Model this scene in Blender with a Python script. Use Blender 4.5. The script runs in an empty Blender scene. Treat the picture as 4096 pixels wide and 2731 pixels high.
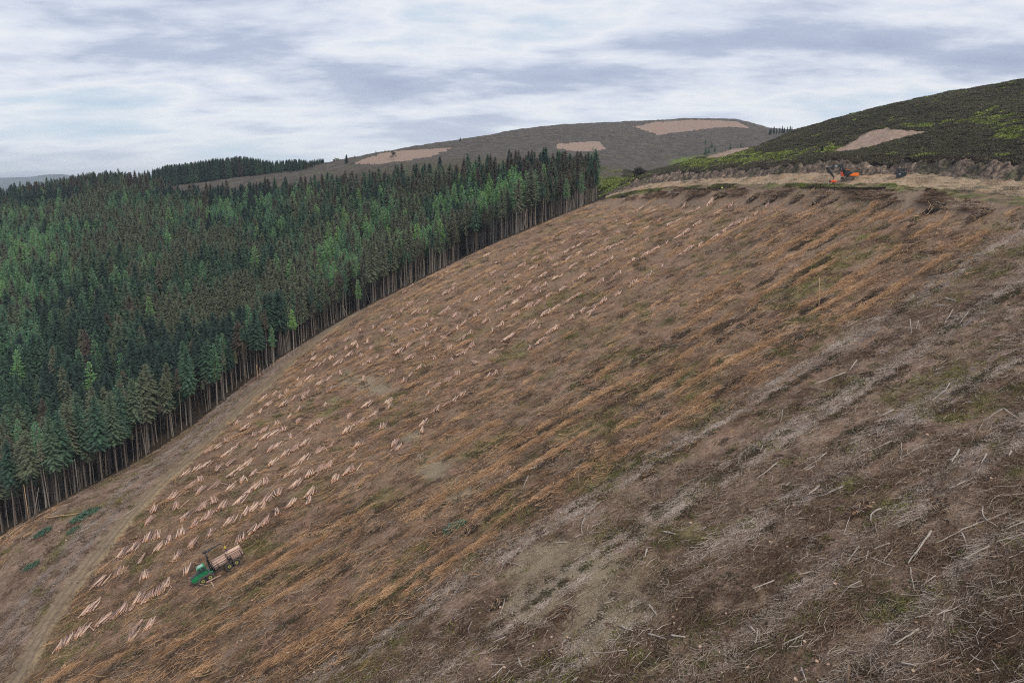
import bpy, bmesh, math, random
import numpy as np
from mathutils import Vector, Matrix, Euler
# ------------------------------------------------------------------ camera, light, exposure
F=3154.0; TH=math.atan((1365.5-735)/F); CT,ST=math.cos(TH),math.sin(TH)
scene=bpy.context.scene; COL=scene.collection
cam_d=bpy.data.cameras.new("camera"); cam=bpy.data.objects.new("camera",cam_d); COL.objects.link(cam)
cam_d.sensor_width=36.0; cam_d.lens=36.0*F/4096; cam_d.clip_start=0.5; cam_d.clip_end=40000
cam.location=(0,0,0); cam.rotation_euler=(math.pi/2-TH,0,0); scene.camera=cam
scene.view_settings.view_transform='Standard'; scene.view_settings.look='None'
scene.view_settings.exposure=0.6; scene.view_settings.gamma=1.0
SUN_EL,SUN_AZ=math.radians(48),math.radians(150)   # azimuth clockwise from +Y: light from behind right
sun_d=bpy.data.lights.new("sun",'SUN'); sun_d.energy=1.5; sun_d.angle=math.radians(14); sun_d.color=(1.0,0.92,0.80)
sun=bpy.data.objects.new("sun",sun_d); COL.objects.link(sun)
sd=Vector((math.sin(SUN_AZ)*math.cos(SUN_EL),math.cos(SUN_AZ)*math.cos(SUN_EL),math.sin(SUN_EL)))
sun.rotation_euler=sd.to_track_quat('Z','Y').to_euler()
scene.cycles.use_denoising=False; scene.cycles.pixel_filter_type='BLACKMAN_HARRIS'; scene.cycles.filter_width=1.15; scene.cycles.max_bounces=5; scene.cycles.volume_bounces=0
world=bpy.data.worlds.new("World"); scene.world=world; world.use_nodes=True

class NT:
    def __init__(s,nt): s.nt=nt; nt.nodes.clear()
    def n(s,t,**k):
        nd=s.nt.nodes.new(t)
        for a,b in k.items():
            if a.startswith('i_'):
                key=a[2:]; key=int(key) if key.isdigit() else key.replace('_',' ')
                nd.inputs[key].default_value=b
            else: setattr(nd,a,b)
        return nd
    def l(s,a,b): s.nt.links.new(a,b)
    def val(s,sock,v):
        if isinstance(v,(int,float)): sock.default_value=v
        elif isinstance(v,tuple): sock.default_value=v if len(v)==len(sock.default_value) else (*v,1)
        else: s.l(v,sock)
    def math(s,op,a,b=0.0,c=0.0,clamp=False):
        m=s.n('ShaderNodeMath',operation=op,use_clamp=clamp)
        s.val(m.inputs[0],a); s.val(m.inputs[1],b); s.val(m.inputs[2],c); return m.outputs[0]
    def mix(s,f,a,b,mode='MIX'):
        m=s.n('ShaderNodeMix',data_type='RGBA',blend_type=mode,clamp_factor=True)
        s.val(m.inputs[0],f); s.val(m.inputs[6],a); s.val(m.inputs[7],b); return m.outputs[2]
    def noise(s,vec,scale,detail=4,rough=.6,dist=0.0,out=0):
        m=s.n('ShaderNodeTexNoise'); s.l(vec,m.inputs['Vector']); m.inputs['Scale'].default_value=scale
        m.inputs['Detail'].default_value=detail; m.inputs['Roughness'].default_value=rough; m.inputs['Distortion'].default_value=dist
        return m.outputs[out]
    def ramp(s,f,stops,interp='LINEAR'):
        m=s.n('ShaderNodeValToRGB'); m.color_ramp.interpolation=interp; s.l(f,m.inputs[0]); el=m.color_ramp.elements
        while len(el)<len(stops): el.new(0.5)
        for e,(p,c) in zip(el,stops):
            e.position=p; e.color=(*c,1) if isinstance(c,tuple) else (c,c,c,1)
        return m.outputs[0]
    def step(s,f,a,b):
        m=s.n('ShaderNodeMapRange',interpolation_type='SMOOTHSTEP'); s.val(m.inputs[0],f)
        m.inputs[1].default_value=a; m.inputs[2].default_value=b; return m.outputs[0]

w=NT(world.node_tree)
sky=w.n('ShaderNodeTexSky',sky_type='NISHITA',sun_disc=False,sun_elevation=SUN_EL,sun_rotation=SUN_AZ)
SKYLOC=(3.1,1.7,0)
tc=w.n('ShaderNodeTexCoord'); sep=w.n('ShaderNodeSeparateXYZ'); w.l(tc.outputs['Generated'],sep.inputs[0])
zz=w.math('ADD',w.math('MAXIMUM',sep.outputs[2],0.0),0.19)
cmb=w.n('ShaderNodeCombineXYZ'); w.l(w.math('DIVIDE',sep.outputs[0],zz),cmb.inputs[0]); w.l(w.math('DIVIDE',sep.outputs[1],zz),cmb.inputs[1])
mp=w.n('ShaderNodeMapping'); w.l(cmb.outputs[0],mp.inputs[0]); mp.inputs['Scale'].default_value=(0.75,1.15,1); mp.inputs['Location'].default_value=SKYLOC; mp.inputs['Rotation'].default_value=(0,0,.12)
n1=w.noise(mp.outputs[0],1.15,8,.52,.15); n2=w.noise(mp.outputs[0],3.4,6,.6,.2); n3=w.noise(mp.outputs[0],0.45,2,.5)
dens=w.math('ADD',w.math('ADD',w.math('MULTIPLY',n1,.62),w.math('MULTIPLY',n2,.22)),w.math('MULTIPLY',n3,.20))
cloud=w.ramp(dens,[(.36,(.32,.42,.52)),(.43,(.44,.50,.575)),(.485,(.60,.61,.635)),(.525,(.50,.53,.60)),(.575,(.335,.37,.47)),(.65,(.27,.30,.41))])
cloud10=w.mix(1.0,cloud,(9.6,9.6,9.6),'MULTIPLY')
hz=w.step(sep.outputs[2],0.12,-0.01)
cl2=w.mix(w.math('MULTIPLY',hz,.55),cloud10,(5.6,6.1,6.7))
cover=w.mix(0.93,sky.outputs[0],cl2)
bg=w.n('ShaderNodeBackground'); w.l(cover,bg.inputs[0]); bg.inputs[1].default_value=0.1
wo=w.n('ShaderNodeOutputWorld'); w.l(bg.outputs[0],wo.inputs[0])

random.seed(7); rng=np.random.default_rng(7)
# ------------------------------------------------------------------ terrain heights
def at(u,v):
    a=(np.asarray(u,float)-2048)/F; b=(1365.5-np.asarray(v,float))/F
    y=CT+b*ST
    return a/y,(b*CT-ST)/y
def to_px(x,y,z):
    zc=y*CT-z*ST; yc=z*CT+y*ST
    return 2048+F*x/zc, 1365.5-F*yc/zc
G=[]
def gp(u,v,D,h=0.0,zc=False):
    al,t=at(u,v); b=(1365.5-v)/F
    if zc: D=D*(CT+b*ST)
    G.append((float(al)*D,D,float(t)*D-h))
for p in [(63,2109,208),(500,1870,248),(766,1702,266),(1125,1424,304),(1537,1190,338),(2000,965,370),(2325,825,394)]: gp(*p,zc=True)
for p in [(0,2731,134),(2048,2731,85),(4096,2731,62),(4096,1365,122),(4096,900,172),(3300,800,258),(2048,1365,238),(2800,800,335),(4096,2050,82),(3072,2050,101),(2048,2050,128),(870,2280,148),(1024,2731,107),(3072,2731,72),(3072,1365,162),(2440,800,395),(2600,790,372),(3600,800,225),(-600,2731,185),(4700,2731,57),(4700,1365,108),(4700,900,145)]: gp(*p)
for p in [(0,1500,280),(0,1250,335),(0,1000,430),(0,850,560),(1000,1250,345),(1000,1000,410),(1000,850,500),(1700,900,430),(1700,750,480),(2300,640,450),(2100,620,480),(-600,1500,300),(-600,1000,450)]: gp(*p,h=24.0)
G+= [(0,15,-64),(60,10,-38),(-60,15,-88),(-120,60,-100)]
G=np.array(G)
def tps(r2): return 0.5*r2*np.log(r2+1e-9)
P=G[:,:2]/100.; nG=len(P)
A=np.zeros((nG+3,nG+3)); A[:nG,:nG]=tps(((P[:,None]-P[None])**2).sum(-1))+np.eye(nG)*0.02
A[:nG,nG]=1; A[:nG,nG+1:]=P; A[nG,:nG]=1; A[nG+1:,:nG]=P.T
Wt=np.linalg.solve(A,np.concatenate([G[:,2],[0,0,0]]))
def z_near(x,y):
    x,y=np.broadcast_arrays(np.asarray(x,float)/100.,np.asarray(y,float)/100.); o=Wt[nG]+Wt[nG+1]*x+Wt[nG+2]*y
    for i in range(nG): o=o+Wt[i]*tps((x-P[i,0])**2+(y-P[i,1])**2)
    return o
# ridge and bench lines beyond the near slope: (u, v, distance); v None = keep on the near surface
def lay(rows,zrow=False): return np.array(rows,float)
LJ=lay([(-1500,0,560),(-400,0,560),(0,0,560),(400,0,560),(766,0,580),(1000,0,580),(1219,0,560),(1480,0,500),(1742,0,480),(2177,0,470),(2350,0,420),(2450,793,392),(2600,772,368),(2688,760,352),(2800,759,332),(3005,757,304),(3265,753,266),(3553,757,234),(3600,768,226),(3720,760,216),(3800,790,206),(3914,800,198),(4096,825,182),(4600,860,150),(5600,900,110)])
R1=lay([(2450,783,396),(2520,768,388),(2600,757,374),(2692,748,357),(2886,737,326),(3079,735,300),(3239,735,275),(3400,739,260),(3555,733,243),(3647,748,232),(3760,755,220),(3900,762,208),(4096,790,191),(4600,810,158),(5600,860,116)])
R2=lay([(2450,775,404),(2573,741,390),(2678,725,371),(2826,716,346),(2975,711,324),(3080,700,310),(3226,691,290),(3405,702,267),(3558,699,256),(3662,693,243),(3842,710,222),(3986,722,210),(4096,718,202),(4600,740,166),(5600,800,122)])
R3=lay([(2450,760,408),(2588,712,394),(2707,690,376),(2797,682,355),(2886,680,342),(3064,671,316),(3175,655,302),(3341,646,281),(3430,654,270),(3482,661,265),(3558,661,261),(3655,645,249),(3750,645,239),(3828,640,230),(3914,650,222),(4096,658,208),(4600,680,172),(5600,740,126)])
L1=lay([(-1500,850,700),(-400,830,700),(0,826,700),(400,790,700),(766,740,715),(1000,717,700),(1219,704,662),(1480,672,605),(1742,650,575),(2050,645,550),(2300,680,520),(2420,720,480),(2520,722,450),(2600,706,435),(2700,686,425),(2800,677,405),(3000,663,370),(3300,637,318),(3700,633,272),(4096,643,240),(4600,670,200),(5600,720,150)])
L2=lay([(-1500,850,760),(-400,825,760),(0,822,760),(400,785,770),(766,737,790),(1000,707,780),(1219,688,740),(1480,660,680),(1742,640,650),(2050,630,640),(2350,655,620),(2450,670,600),(2540,690,560),(2600,690,500),(2700,665,490),(2804,633,505),(2900,612,525),(3034,588,560),(3121,555,590),(3178,526,600),(3250,508,590),(3400,465,560),(3600,418,525),(3800,375,490),(4096,326,450),(4600,260,420),(5600,200,400)])
L3=lay([(-1500,850,790),(-400,830,790),(0,823,790),(400,782,800),(766,732,830),(1000,700,820),(1219,676,790),(1480,620,790),(1742,600,830),(2050,575,880),(2350,620,800),(2450,640,760),(2600,690,700),(2700,680,690),(2804,650,700),(2900,640,720),(3034,615,760),(3178,560,800),(3400,520,800),(3800,470,780),(4096,430,760),(4600,400,760),(5600,380,700)])
L4=lay([(-1500,890,820),(-400,850,820),(0,830,820),(268,795,830),(400,780,840),(540,765,845),(673,748,860),(766,738,860),(952,712,860),(1100,692,850),(1219,668,835),(1298,652,840),(1393,637,860),(1532,610,920),(1742,575,1010),(1846,562,1040),(1968,541,1090),(2090,519,1160),(2229,505,1240),(2438,496,1340),(2612,489,1400),(2752,482,1450),(2943,484,1450),(3013,501,1420),(3074,520,1400),(3200,530,1400),(3400,535,1400),(4096,580,1300),(5600,600,1200)])
L7=lay([(-1500,740,8500),(-400,735,9000),(0,712,9000),(120,708,9000),(180,699,9000),(250,697,9000),(310,706,9000),(400,716,9000),(700,728,9000),(1000,733,9000),(5600,735,9000)])
def al_of(u): return (np.asarray(u,float)-2048)/F/1.022
def smooth_lin(x,xp,fp): return np.interp(x,xp,fp)
def lay_eval(L,al,zv=True):
    a,t=at(L[:,0],L[:,1]); 
    return np.interp(al,a,t),np.interp(al,a,L[:,2])
WR_U=(2380.,2460.)
def knots(al):
    """distances and heights of the surveyed lines along each line of sight"""
    al=np.asarray(al,float); wr=np.clip((al-al_of(WR_U[0]))/(al_of(WR_U[1])-al_of(WR_U[0])),0,1)
    D=[];Z=[]
    tj=lay_eval(np.column_stack([LJ[:,0],np.where(LJ[:,1]==0,800,LJ[:,1]),LJ[:,2]]),al); dj=np.interp(al,al_of(LJ[:,0]),LJ[:,2])
    for f in (.9,.95):
        D.append(dj*f); Z.append(z_near(al*dj*f,dj*f))
    zn=z_near(al*dj,dj); D.append(dj); Z.append(zn*(1-wr)+wr*tj[0]*dj)
    for L,off in ((R1,6.),(R2,16.),(R3,22.)):
        t,d=lay_eval(L,al); dd=(dj+off)*(1-wr)+np.maximum(d,dj+off*.5)*wr
        D.append(dd); Z.append(z_near(al*dd,dd)*(1-wr)+wr*t*dd)
    D.append(D[-1]+3.5); Z.append(Z[-1]-1.1*wr)
    for L in (L1,L2,L3,L4):
        t,d=lay_eval(L,al); d=np.maximum(d,D[-1]+15); D.append(d); Z.append(t*d)
    D.append(D[-1]*1.15+40); Z.append(Z[-1]-.08*D[-2])
    D.append(np.full_like(al,3800.)); Z.append(np.full_like(al,-230.))
    t,d=lay_eval(L7,al); D.append(d*.8); Z.append(t*d-110); D.append(d); Z.append(t*d)
    D.append(np.full_like(al,16000.)); Z.append(np.full_like(al,-400.))
    return np.array(D),np.array(Z)
def pchip(D,Z,d):
    h=np.diff(D,axis=0); m=np.diff(Z,axis=0)/h; K=D.shape[0]
    s=np.zeros_like(Z); s[0]=m[0]; s[-1]=m[-1]
    a,b=m[:-1],m[1:]; w1=2*h[1:]+h[:-1]; w2=h[1:]+2*h[:-1]
    with np.errstate(divide='ignore',invalid='ignore'): hm=(w1+w2)/(w1/a+w2/b)
    s[1:-1]=np.where(a*b>0,hm,0)
    o=np.zeros(d.shape)
    for k in range(K-1):
        sel=(d>=D[k])&(d<=D[k+1])
        if not sel.any(): continue
        hh=h[k]; x=np.clip((d-D[k])/hh,0,1); x2=x*x;x3=x2*x
        v=(2*x3-3*x2+1)*Z[k]+(x3-2*x2+x)*hh*s[k]+(-2*x3+3*x2)*Z[k+1]+(x3-x2)*hh*s[k+1]
        o=np.where(sel,v,o)
    return o
_h=np.random.default_rng(11).random((256,256))
def vn(x,y):
    xi=np.floor(x).astype(int); yi=np.floor(y).astype(int); fx=x-xi; fy=y-yi
    fx=fx*fx*(3-2*fx); fy=fy*fy*(3-2*fy); g=lambda i,j:_h[i&255,j&255]
    return (g(xi,yi)*(1-fx)+g(xi+1,yi)*fx)*(1-fy)+(g(xi,yi+1)*(1-fx)+g(xi+1,yi+1)*fx)*fy
def fbm(x,y,o=4):
    s=0;a=.5
    for k in range(o): s=s+a*vn(x*2**k+17*k,y*2**k+5*k); a*=.5
    return s/(1-.5**o)
RC,RS=.896,.444                       # direction of the extraction rows (uphill)
def row_of(x,y):
    s=-RS*x+RC*y; w_=RC*x+RS*y
    return s-.13*np.maximum(w_,0)*np.clip((s-120)/70,0,1), w_
def z_at(x,y,rough=True):
    x=np.asarray(x,float); y=np.asarray(y,float); x,y=np.broadcast_arrays(x,y); al=x/y
    D,Z=knots(al); o=np.where(y<=D[2]*.9,0,pchip(D,Z,y)); nr=y<=D[2]*.9
    o=np.where(nr,z_near(x,y),o)
    if rough: o=o+micro(x,y,D)
    return o
def micro(x,y,D):
    r,w_=row_of(x,y)
    clear=y<D[2]
    m=(fbm(x*.45,y*.45,3)-.5)*.9+(fbm(r*.25,w_*.05,3)-.5)*.9+(fbm(x*.07,y*.07,2)-.5)*1.2
    bank=(y>D[3]-2)&(y<D[6])
    kb=np.clip((y-D[4]+1)/2.5,0,1)*np.clip((D[6]+2-y)/3,0,1)*np.clip((x/y-al_of(2430))*60,0,1)
    mb=((fbm(x*.55,y*.55,4)-.5)*3.2+(fbm(x*.16,y*.2,2)-.5)*2.2)*kb+(fbm(x*.5,y*.5,3)-.5)*.5
    mh=(fbm(x*.09,y*.09,5)-.5)*3.0*np.clip((y-D[6])/15,0,1)+(fbm(x*.5,y*.5,2)-.5)*.7
    return np.where(clear,m,np.where(y<D[6],mb,mh))*np.where(y>2500,0,1)
def hit(u,v,lo=30,hi=1500,rough=False):
    al,t=at(u,v); Ds=np.geomspace(lo,hi,2500); d=z_at(al*Ds,Ds,rough)-t*Ds
    i=int(np.argmax(d>0)); i=max(i,1)
    f=d[i-1]/(d[i-1]-d[i]) if d[i]>0 else 1; dd=Ds[i-1]+(Ds[i]-Ds[i-1])*f; x=float(al*dd)
    return Vector((x,float(dd),float(z_at(x,dd))))
# ------------------------------------------------------------------ helpers for objects
def props(o,label=None,cat=None,group=None,kind=None):
    if label: o['label']=label
    if cat: o['category']=cat
    if group: o['group']=group
    if kind: o['kind']=kind
    return o
def link(name,me,parent=None,loc=None,rot=None):
    o=bpy.data.objects.new(name,me); COL.objects.link(o)
    if parent is not None: o.parent=parent
    if loc is not None: o.location=loc
    if rot is not None: o.rotation_euler=rot
    return o
def mesh_np(name,V,Fc,mats=(),mi=None,smooth=False):
    """V (N,3); Fc list of faces arrays (k,n)"""
    me=bpy.data.meshes.new(name); V=np.asarray(V,np.float32)
    if not isinstance(Fc,list): Fc=[Fc]
    Fc=[np.asarray(f,np.int32) for f in Fc if len(f)]
    nf=sum(len(f) for f in Fc); nl=sum(f.size for f in Fc)
    me.vertices.add(len(V)); me.vertices.foreach_set('co',V.ravel())
    me.loops.add(nl); me.polygons.add(nf)
    me.loops.foreach_set('vertex_index',np.concatenate([f.ravel() for f in Fc]))
    st=[];o=0
    for f in Fc:
        st.append(o+np.arange(len(f))*f.shape[1]); o+=f.size
    me.polygons.foreach_set('loop_start',np.concatenate(st).astype(np.int32))
    for m in mats: me.materials.append(m)
    if mi is not None: me.polygons.foreach_set('material_index',np.asarray(mi,np.int32))
    if smooth: me.polygons.foreach_set('use_smooth',np.ones(nf,bool))
    me.update(calc_edges=True); return me
class MB:
    """collects boxes, bars, tubes and plates into one mesh"""
    def __init__(s): s.v=[];s.f=[];s.m=[];s.sm=[]
    def add(s,vs,fs,m=0,sm=False):
        b=len(s.v); s.v+= [tuple(v) for v in vs]
        for f in fs: s.f.append(tuple(i+b for i in f)); s.m.append(m); s.sm.append(sm)
    def box(s,c,d,m=0,R=None,taper=1.0,ch=0.0):
        x,y,z=d[0]/2,d[1]/2,d[2]/2; vs=[];c=Vector(c)
        if ch<=0:
            for sz in(-1,1):
                k=taper if sz>0 else 1
                for sx,sy in((-1,-1),(1,-1),(1,1),(-1,1)): vs.append(Vector((sx*x*k,sy*y*k,sz*z)))
            fs=[(0,3,2,1),(4,5,6,7),(0,1,5,4),(1,2,6,5),(2,3,7,6),(3,0,4,7)]
        else:
            rings=[]
            for sz,ins in((-z,ch),(-z+ch,0),(z-ch,0),(z,ch)):
                k=1+(taper-1)*(sz+z)/(2*z); xx=(x-ins)*k; yy=(y-ins)*k; q=ch*.9
                if xx<q: q=xx*.5
                for px,py in((-xx,-yy+q),(-xx+q,-yy),(xx-q,-yy),(xx,-yy+q),(xx,yy-q),(xx-q,yy),(-xx+q,yy),(-xx,yy-q)): vs.append(Vector((px,py,sz)))
            fs=[tuple(range(7,-1,-1)),tuple(range(24,32))]
            for r in range(3):
                for i in range(8): fs.append((r*8+i,r*8+(i+1)%8,r*8+8+(i+1)%8,r*8+8+i))
        if R is not None: vs=[R@v for v in vs]
        s.add([v+c for v in vs],fs,m)
    def prism(s,pts,y0,y1,m=0):
        """polygon in xz extruded along y"""
        n=len(pts); vs=[(x,y0,z) for x,z in pts]+[(x,y1,z) for x,z in pts]
        fs=[tuple(range(n)),tuple(range(2*n-1,n-1,-1))]+[(i,i+n,(i+1)%n+n,(i+1)%n) for i in range(n)]
        s.add(vs,fs,m)
    def tube(s,pts,rad,n=6,m=0,cap=True,mc=None,sm=True):
        pts=[Vector(p) for p in pts]; k=len(pts)
        if not isinstance(rad,(list,tuple)): rad=[rad]*k
        vs=[];up=Vector((0,0,1))
        for i,p in enumerate(pts):
            d=(pts[min(i+1,k-1)]-pts[max(i-1,0)]).normalized()
            a=d.cross(up); 
            if a.length<.05: a=d.cross(Vector((1,0,0)))
            a.normalize(); b=d.cross(a)
            for j in range(n):
                t=2*math.pi*j/n; vs.append(p+(a*math.cos(t)+b*math.sin(t))*rad[i])
        fs=[(i*n+j,i*n+(j+1)%n,(i+1)*n+(j+1)%n,(i+1)*n+j) for i in range(k-1) for j in range(n)]
        s.add(vs,fs,m,sm)
        if cap:
            b=len(s.v)-len(vs)
            for f in (tuple(range(n-1,-1,-1)),tuple((k-1)*n+j for j in range(n))):
                s.f.append(tuple(i+b for i in f)); s.m.append(m if mc is None else mc); s.sm.append(False)
    def wheel(s,c,r,wd,n=20,m=0,ax=1,tread=0.0,r_in=.0):
        c=Vector(c); prof=[(r_in or r*.45,-wd*.5),(r*.86,-wd*.5),(r,-wd*.36),(r,wd*.36),(r*.86,wd*.5),(r_in or r*.45,wd*.5)]
        vs=[]
        for j in range(n):
            t=2*math.pi*j/n; k=1+ (tread if j%2 else 0)
            for q,(rr,yy) in enumerate(prof):
                rq=rr*(k if q in(2,3) else 1); vs.append(c+Vector((rq*math.cos(t),yy,rq*math.sin(t))))
        P_=len(prof); fs=[(j*P_+q,j*P_+q+1,((j+1)%n)*P_+q+1,((j+1)%n)*P_+q) for j in range(n) for q in range(P_-1)]
        s.add(vs,fs,m)
    def mesh(s,name,mats):
        me=bpy.data.meshes.new(name); me.from_pydata([tuple(v) for v in s.v],[],s.f)
        for a in mats: me.materials.append(a)
        me.polygons.foreach_set('material_index',s.m); me.polygons.foreach_set('use_smooth',s.sm); me.update(); return me
    def build(s,name,mats,parent=None): return link(name,s.mesh(name,mats if isinstance(mats,(list,tuple)) else [mats]),parent)
MATS={}
def mat(name,col,rough=.8,var=0.0,scale=3.0,metal=0.0,bump=0.0,inst=None,spec=None):
    """inst: list of (pos,colour) picked by the thing's own 'tint'"""
    if name in MATS: return MATS[name]
    m=bpy.data.materials.new(name); m.use_nodes=True; t=NT(m.node_tree); MATS[name]=m
    b=t.n('ShaderNodeBsdfPrincipled'); o=t.n('ShaderNodeOutputMaterial'); t.l(b.outputs[0],o.inputs[0])
    b.inputs['Roughness'].default_value=rough; b.inputs['Metallic'].default_value=metal
    if spec is not None: b.inputs['Specular IOR Level'].default_value=spec
    c=(*col,1)
    if inst:
        a=t.n('ShaderNodeAttribute',attribute_type='INSTANCER',attribute_name='tint'); c=t.ramp(a.outputs['Fac'],inst)
    if var>0:
        tcn=t.n('ShaderNodeTexCoord'); ob=t.n('ShaderNodeObjectInfo')
        v=t.n('ShaderNodeVectorMath',operation='ADD'); t.l(tcn.outputs['Object'],v.inputs[0]); 
        cm=t.n('ShaderNodeCombineXYZ'); t.l(t.math('MULTIPLY',ob.outputs['Random'],37.0),cm.inputs[0]); t.l(cm.outputs[0],v.inputs[1])
        nz=t.noise(v.outputs[0],scale,4,.65); k=t.math('MULTIPLY_ADD',nz,2*var,1-var)
        if inst is None and var>0:
            k=t.math('MULTIPLY',k,t.math('MULTIPLY_ADD',ob.outputs['Random'],.5*var,1-.25*var))
        cc=t.n('ShaderNodeCombineColor'); 
        for i in range(3): t.l(k,cc.inputs[i])
        if not isinstance(c,tuple): c=t.mix(1.0,c,cc.outputs[0],'MULTIPLY')
        else: c=t.mix(1.0,c,cc.outputs[0],'MULTIPLY')
        if bump>0:
            bp=t.n('ShaderNodeBump'); bp.inputs['Strength'].default_value=bump; bp.inputs['Distance'].default_value=.1; t.l(nz,bp.inputs['Height']); t.l(bp.outputs[0],b.inputs['Normal'])
    if isinstance(c,tuple): b.inputs['Base Color'].default_value=c
    else: t.l(c,b.inputs['Base Color'])
    return m
# ------------------------------------------------------------------ ground sheet
EDGE=np.array([(-1500,2950),(-400,2340),(0,2150),(63,2109),(240,2010),(500,1875),(640,1790),(766,1705),(900,1600),(1000,1520),(1125,1428),(1300,1320),(1420,1250),(1537,1192),(1750,1085),(1900,1010),(2000,965),(2200,880),(2325,828),(2400,802),(2440,780)],float)
def vedge(u): return np.interp(u,EDGE[:,0],EDGE[:,1])
K=4096/2352
TRK=np.array([(-60,1700,30),(50,1545,26),(100,1445,23),(150,1370,21),(210,1290,19),(260,1230,17),(310,1170,16),(370,1110,14),(450,1040,12),(520,970,11),(580,910,10),(640,860,9),(700,800,8),(760,755,7),(800,728,6),(850,700,4)],float)*K
def track_mask(u,v):
    """distance to the dirt track's centre line over its half width"""
    best=np.full(np.shape(u),9.0); side=np.zeros(np.shape(u))
    for i in range(len(TRK)-1):
        a,b=TRK[i],TRK[i+1]; d=b[:2]-a[:2]; L=d@d
        t=np.clip(((u-a[0])*d[0]+(v-a[1])*d[1])/L,0,1)
        px=a[0]+t*d[0];py=a[1]+t*d[1]; wd=a[2]+(b[2]-a[2])*t
        q=np.hypot(u-px,v-py)/(wd*.84); sg=np.sign((u-px)*(-d[1])+(v-py)*d[0])
        side=np.where(q<best,sg*q,side); best=np.minimum(best,q)
    return best,side
SCREE=[(1255,1255,95,55),(1290,1340,120,60),(1390,1420,90,45),(1200,1400,50,50),(1350,1500,70,35),(800,868,50,18),(865,900,45,18),(1005,1075,50,25),(1070,1120,50,22),(930,1010,40,18),(1480,1390,60,20)]
GREEN=[(1180,800,35,12),(1150,820,25,10),(2240,615,60,18),(1800,805,30,12),(1650,930,30,10),(2300,915,70,30),(2190,950,50,20),(770,920,26,12),(745,945,30,10),(1370,1110,55,25),(1990,1390,70,40),(1860,1400,45,25),(1960,900,60,25),(2340,570,40,12),(1400,1075,40,20),(1250,1235,20,8),(1700,1560,60,25),(1930,1120,50,20),(2230,1440,60,30),(2330,1160,50,25),(330,1290,30,20),(600,1260,50,20),(350,1060,25,12),(1070,1290,50,20),(430,1100,30,12),(1620,970,60,20),(1500,1060,60,25)]
def blobs(L,u,v,x,y):
    s=0
    wu=(fbm(x*.07+7,y*.07,4)-.5); wv=(fbm(x*.07+70,y*.07,4)-.5)
    for a,b,c,d in L: s=s+np.exp(-(((u/K-a)/c+wu*2.6)**2+((v/K-b)/d+wv*2.6)**2)*.8)
    return np.clip((s*(.35+1.2*fbm(x*.22,y*.22,4))-.22)*1.5,0,1)
RUTS=[33,35.6,45,47.7,58,60.7,72.2,74.9,87,89.7,102,104.7]
def masks(x,y,z):
    u,v=to_px(x,y,z); r,w_=row_of(x,y); nz=fbm(x*.06,y*.06,3)-.5
    left=(track_mask(u,v)[1]); tq,ts=track_mask(u,v)
    leftside=np.clip((vedge(u)+9999-v)*0+ (ts<-.8)*1.0,0,1)*(v>1330)
    grey=np.clip((112-r-nz*16)/14,0,1); grey=np.maximum(grey,leftside*.95)
    fresh=np.clip((r+nz*10-98)/14,0,1)*(1-leftside)
    logz=np.clip((r-150-nz*14)/14,0,1)*(1-leftside)
    green=np.clip(blobs(GREEN,u,v,x,y)+np.clip((fbm(x*.11+9,y*.11,4)-.56)*4,0,.75)*(1-.4*logz),0,1)
    scree=blobs(SCREE,u,v,x,y)*(v>1300)
    trk=np.clip((1.15-tq+(fbm(x*.5,y*.5,2)-.5)*.5)/.3,0,1)
    rut=0
    rr=r+(fbm(w_*.03,r*.02+3,2)-.5)*5*np.clip((w_-40)/80,0,1)
    for c in RUTS: rut=np.maximum(rut,np.exp(-((rr-c)/.7)**2))
    # ruts of the pale strip between track and forest
    rt2=np.exp(-((np.abs(ts+3.0)-.9)/.35)**2)*leftside*.8
    rut=np.clip(np.maximum(rut*np.clip(.55+1.1*(fbm(w_*.06,r*.3,2)-.3),0,1),rt2),0,1)*(1-trk)
    top=np.clip((860-v)/40,0,1)*(u>2350)
    bare=np.clip(top*(.5+fbm(x*.1,y*.1,2)*.6)+(u>3600)*np.clip((1000-v-(4096-u)*.2)/90,0,1)*.7,0,1)
    return dict(u=u,v=v,r=r,w=w_,grey=grey,fresh=fresh,logz=logz,green=green,scree=scree,trk=trk,ts=ts,rut=rut,bare=bare,left=leftside)
al_g=np.unique(np.concatenate([np.linspace(-1.25,-.70,70),np.linspace(-.70,.70,930),np.linspace(.70,1.25,70)]))
DK,ZK=knots(al_g)
segs=[]                    # distances of each mesh row, per line of sight
n0=330
near=[12*(DK[2]/12)**t for t in np.linspace(0,1,30)[:-1]]
near=12*(45/12)**np.linspace(0,1,22)[:-1,None]*np.ones_like(DK[2])[None]
near2=45*(DK[2]/45)**np.linspace(0,1,n0)[:-1,None]
rows=[near,near2]; cls=[0]*(len(near)+len(near2))
for k,(n_,c) in enumerate([(8,1),(14,2),(16,3),(3,3),(36,4),(60,4),(10,4),(60,4),(4,4),(8,4),(8,5),(10,5),(5,5)]):
    a,b=DK[2+k],DK[3+k]; rows.append(a+(b-a)*np.linspace(0,1,n_+1)[:-1,None]); cls+= [c]*n_
rows.append(DK[-1][None]); Dg=np.concatenate(rows,0); cls=np.array(cls)
X=al_g[None]*Dg; Y=Dg; NR,NC=X.shape
Zg=np.zeros_like(X)
for i in range(0,NR,40): Zg[i:i+40]=z_at(X[i:i+40],Y[i:i+40])
U,Vp=to_px(X,Y,Zg)
fc=(np.arange(NR-1)[:,None]*NC+np.arange(NC-1)[None]); quads=np.stack([fc,fc+1,fc+NC+1,fc+NC],-1)
mid=lambda a:(a[:-1,:-1]+a[1:,:-1]+a[:-1,1:]+a[1:,1:])/4
um,vm,xm,ym,zm=mid(U),mid(Vp),mid(X),mid(Y),mid(Zg)
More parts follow.
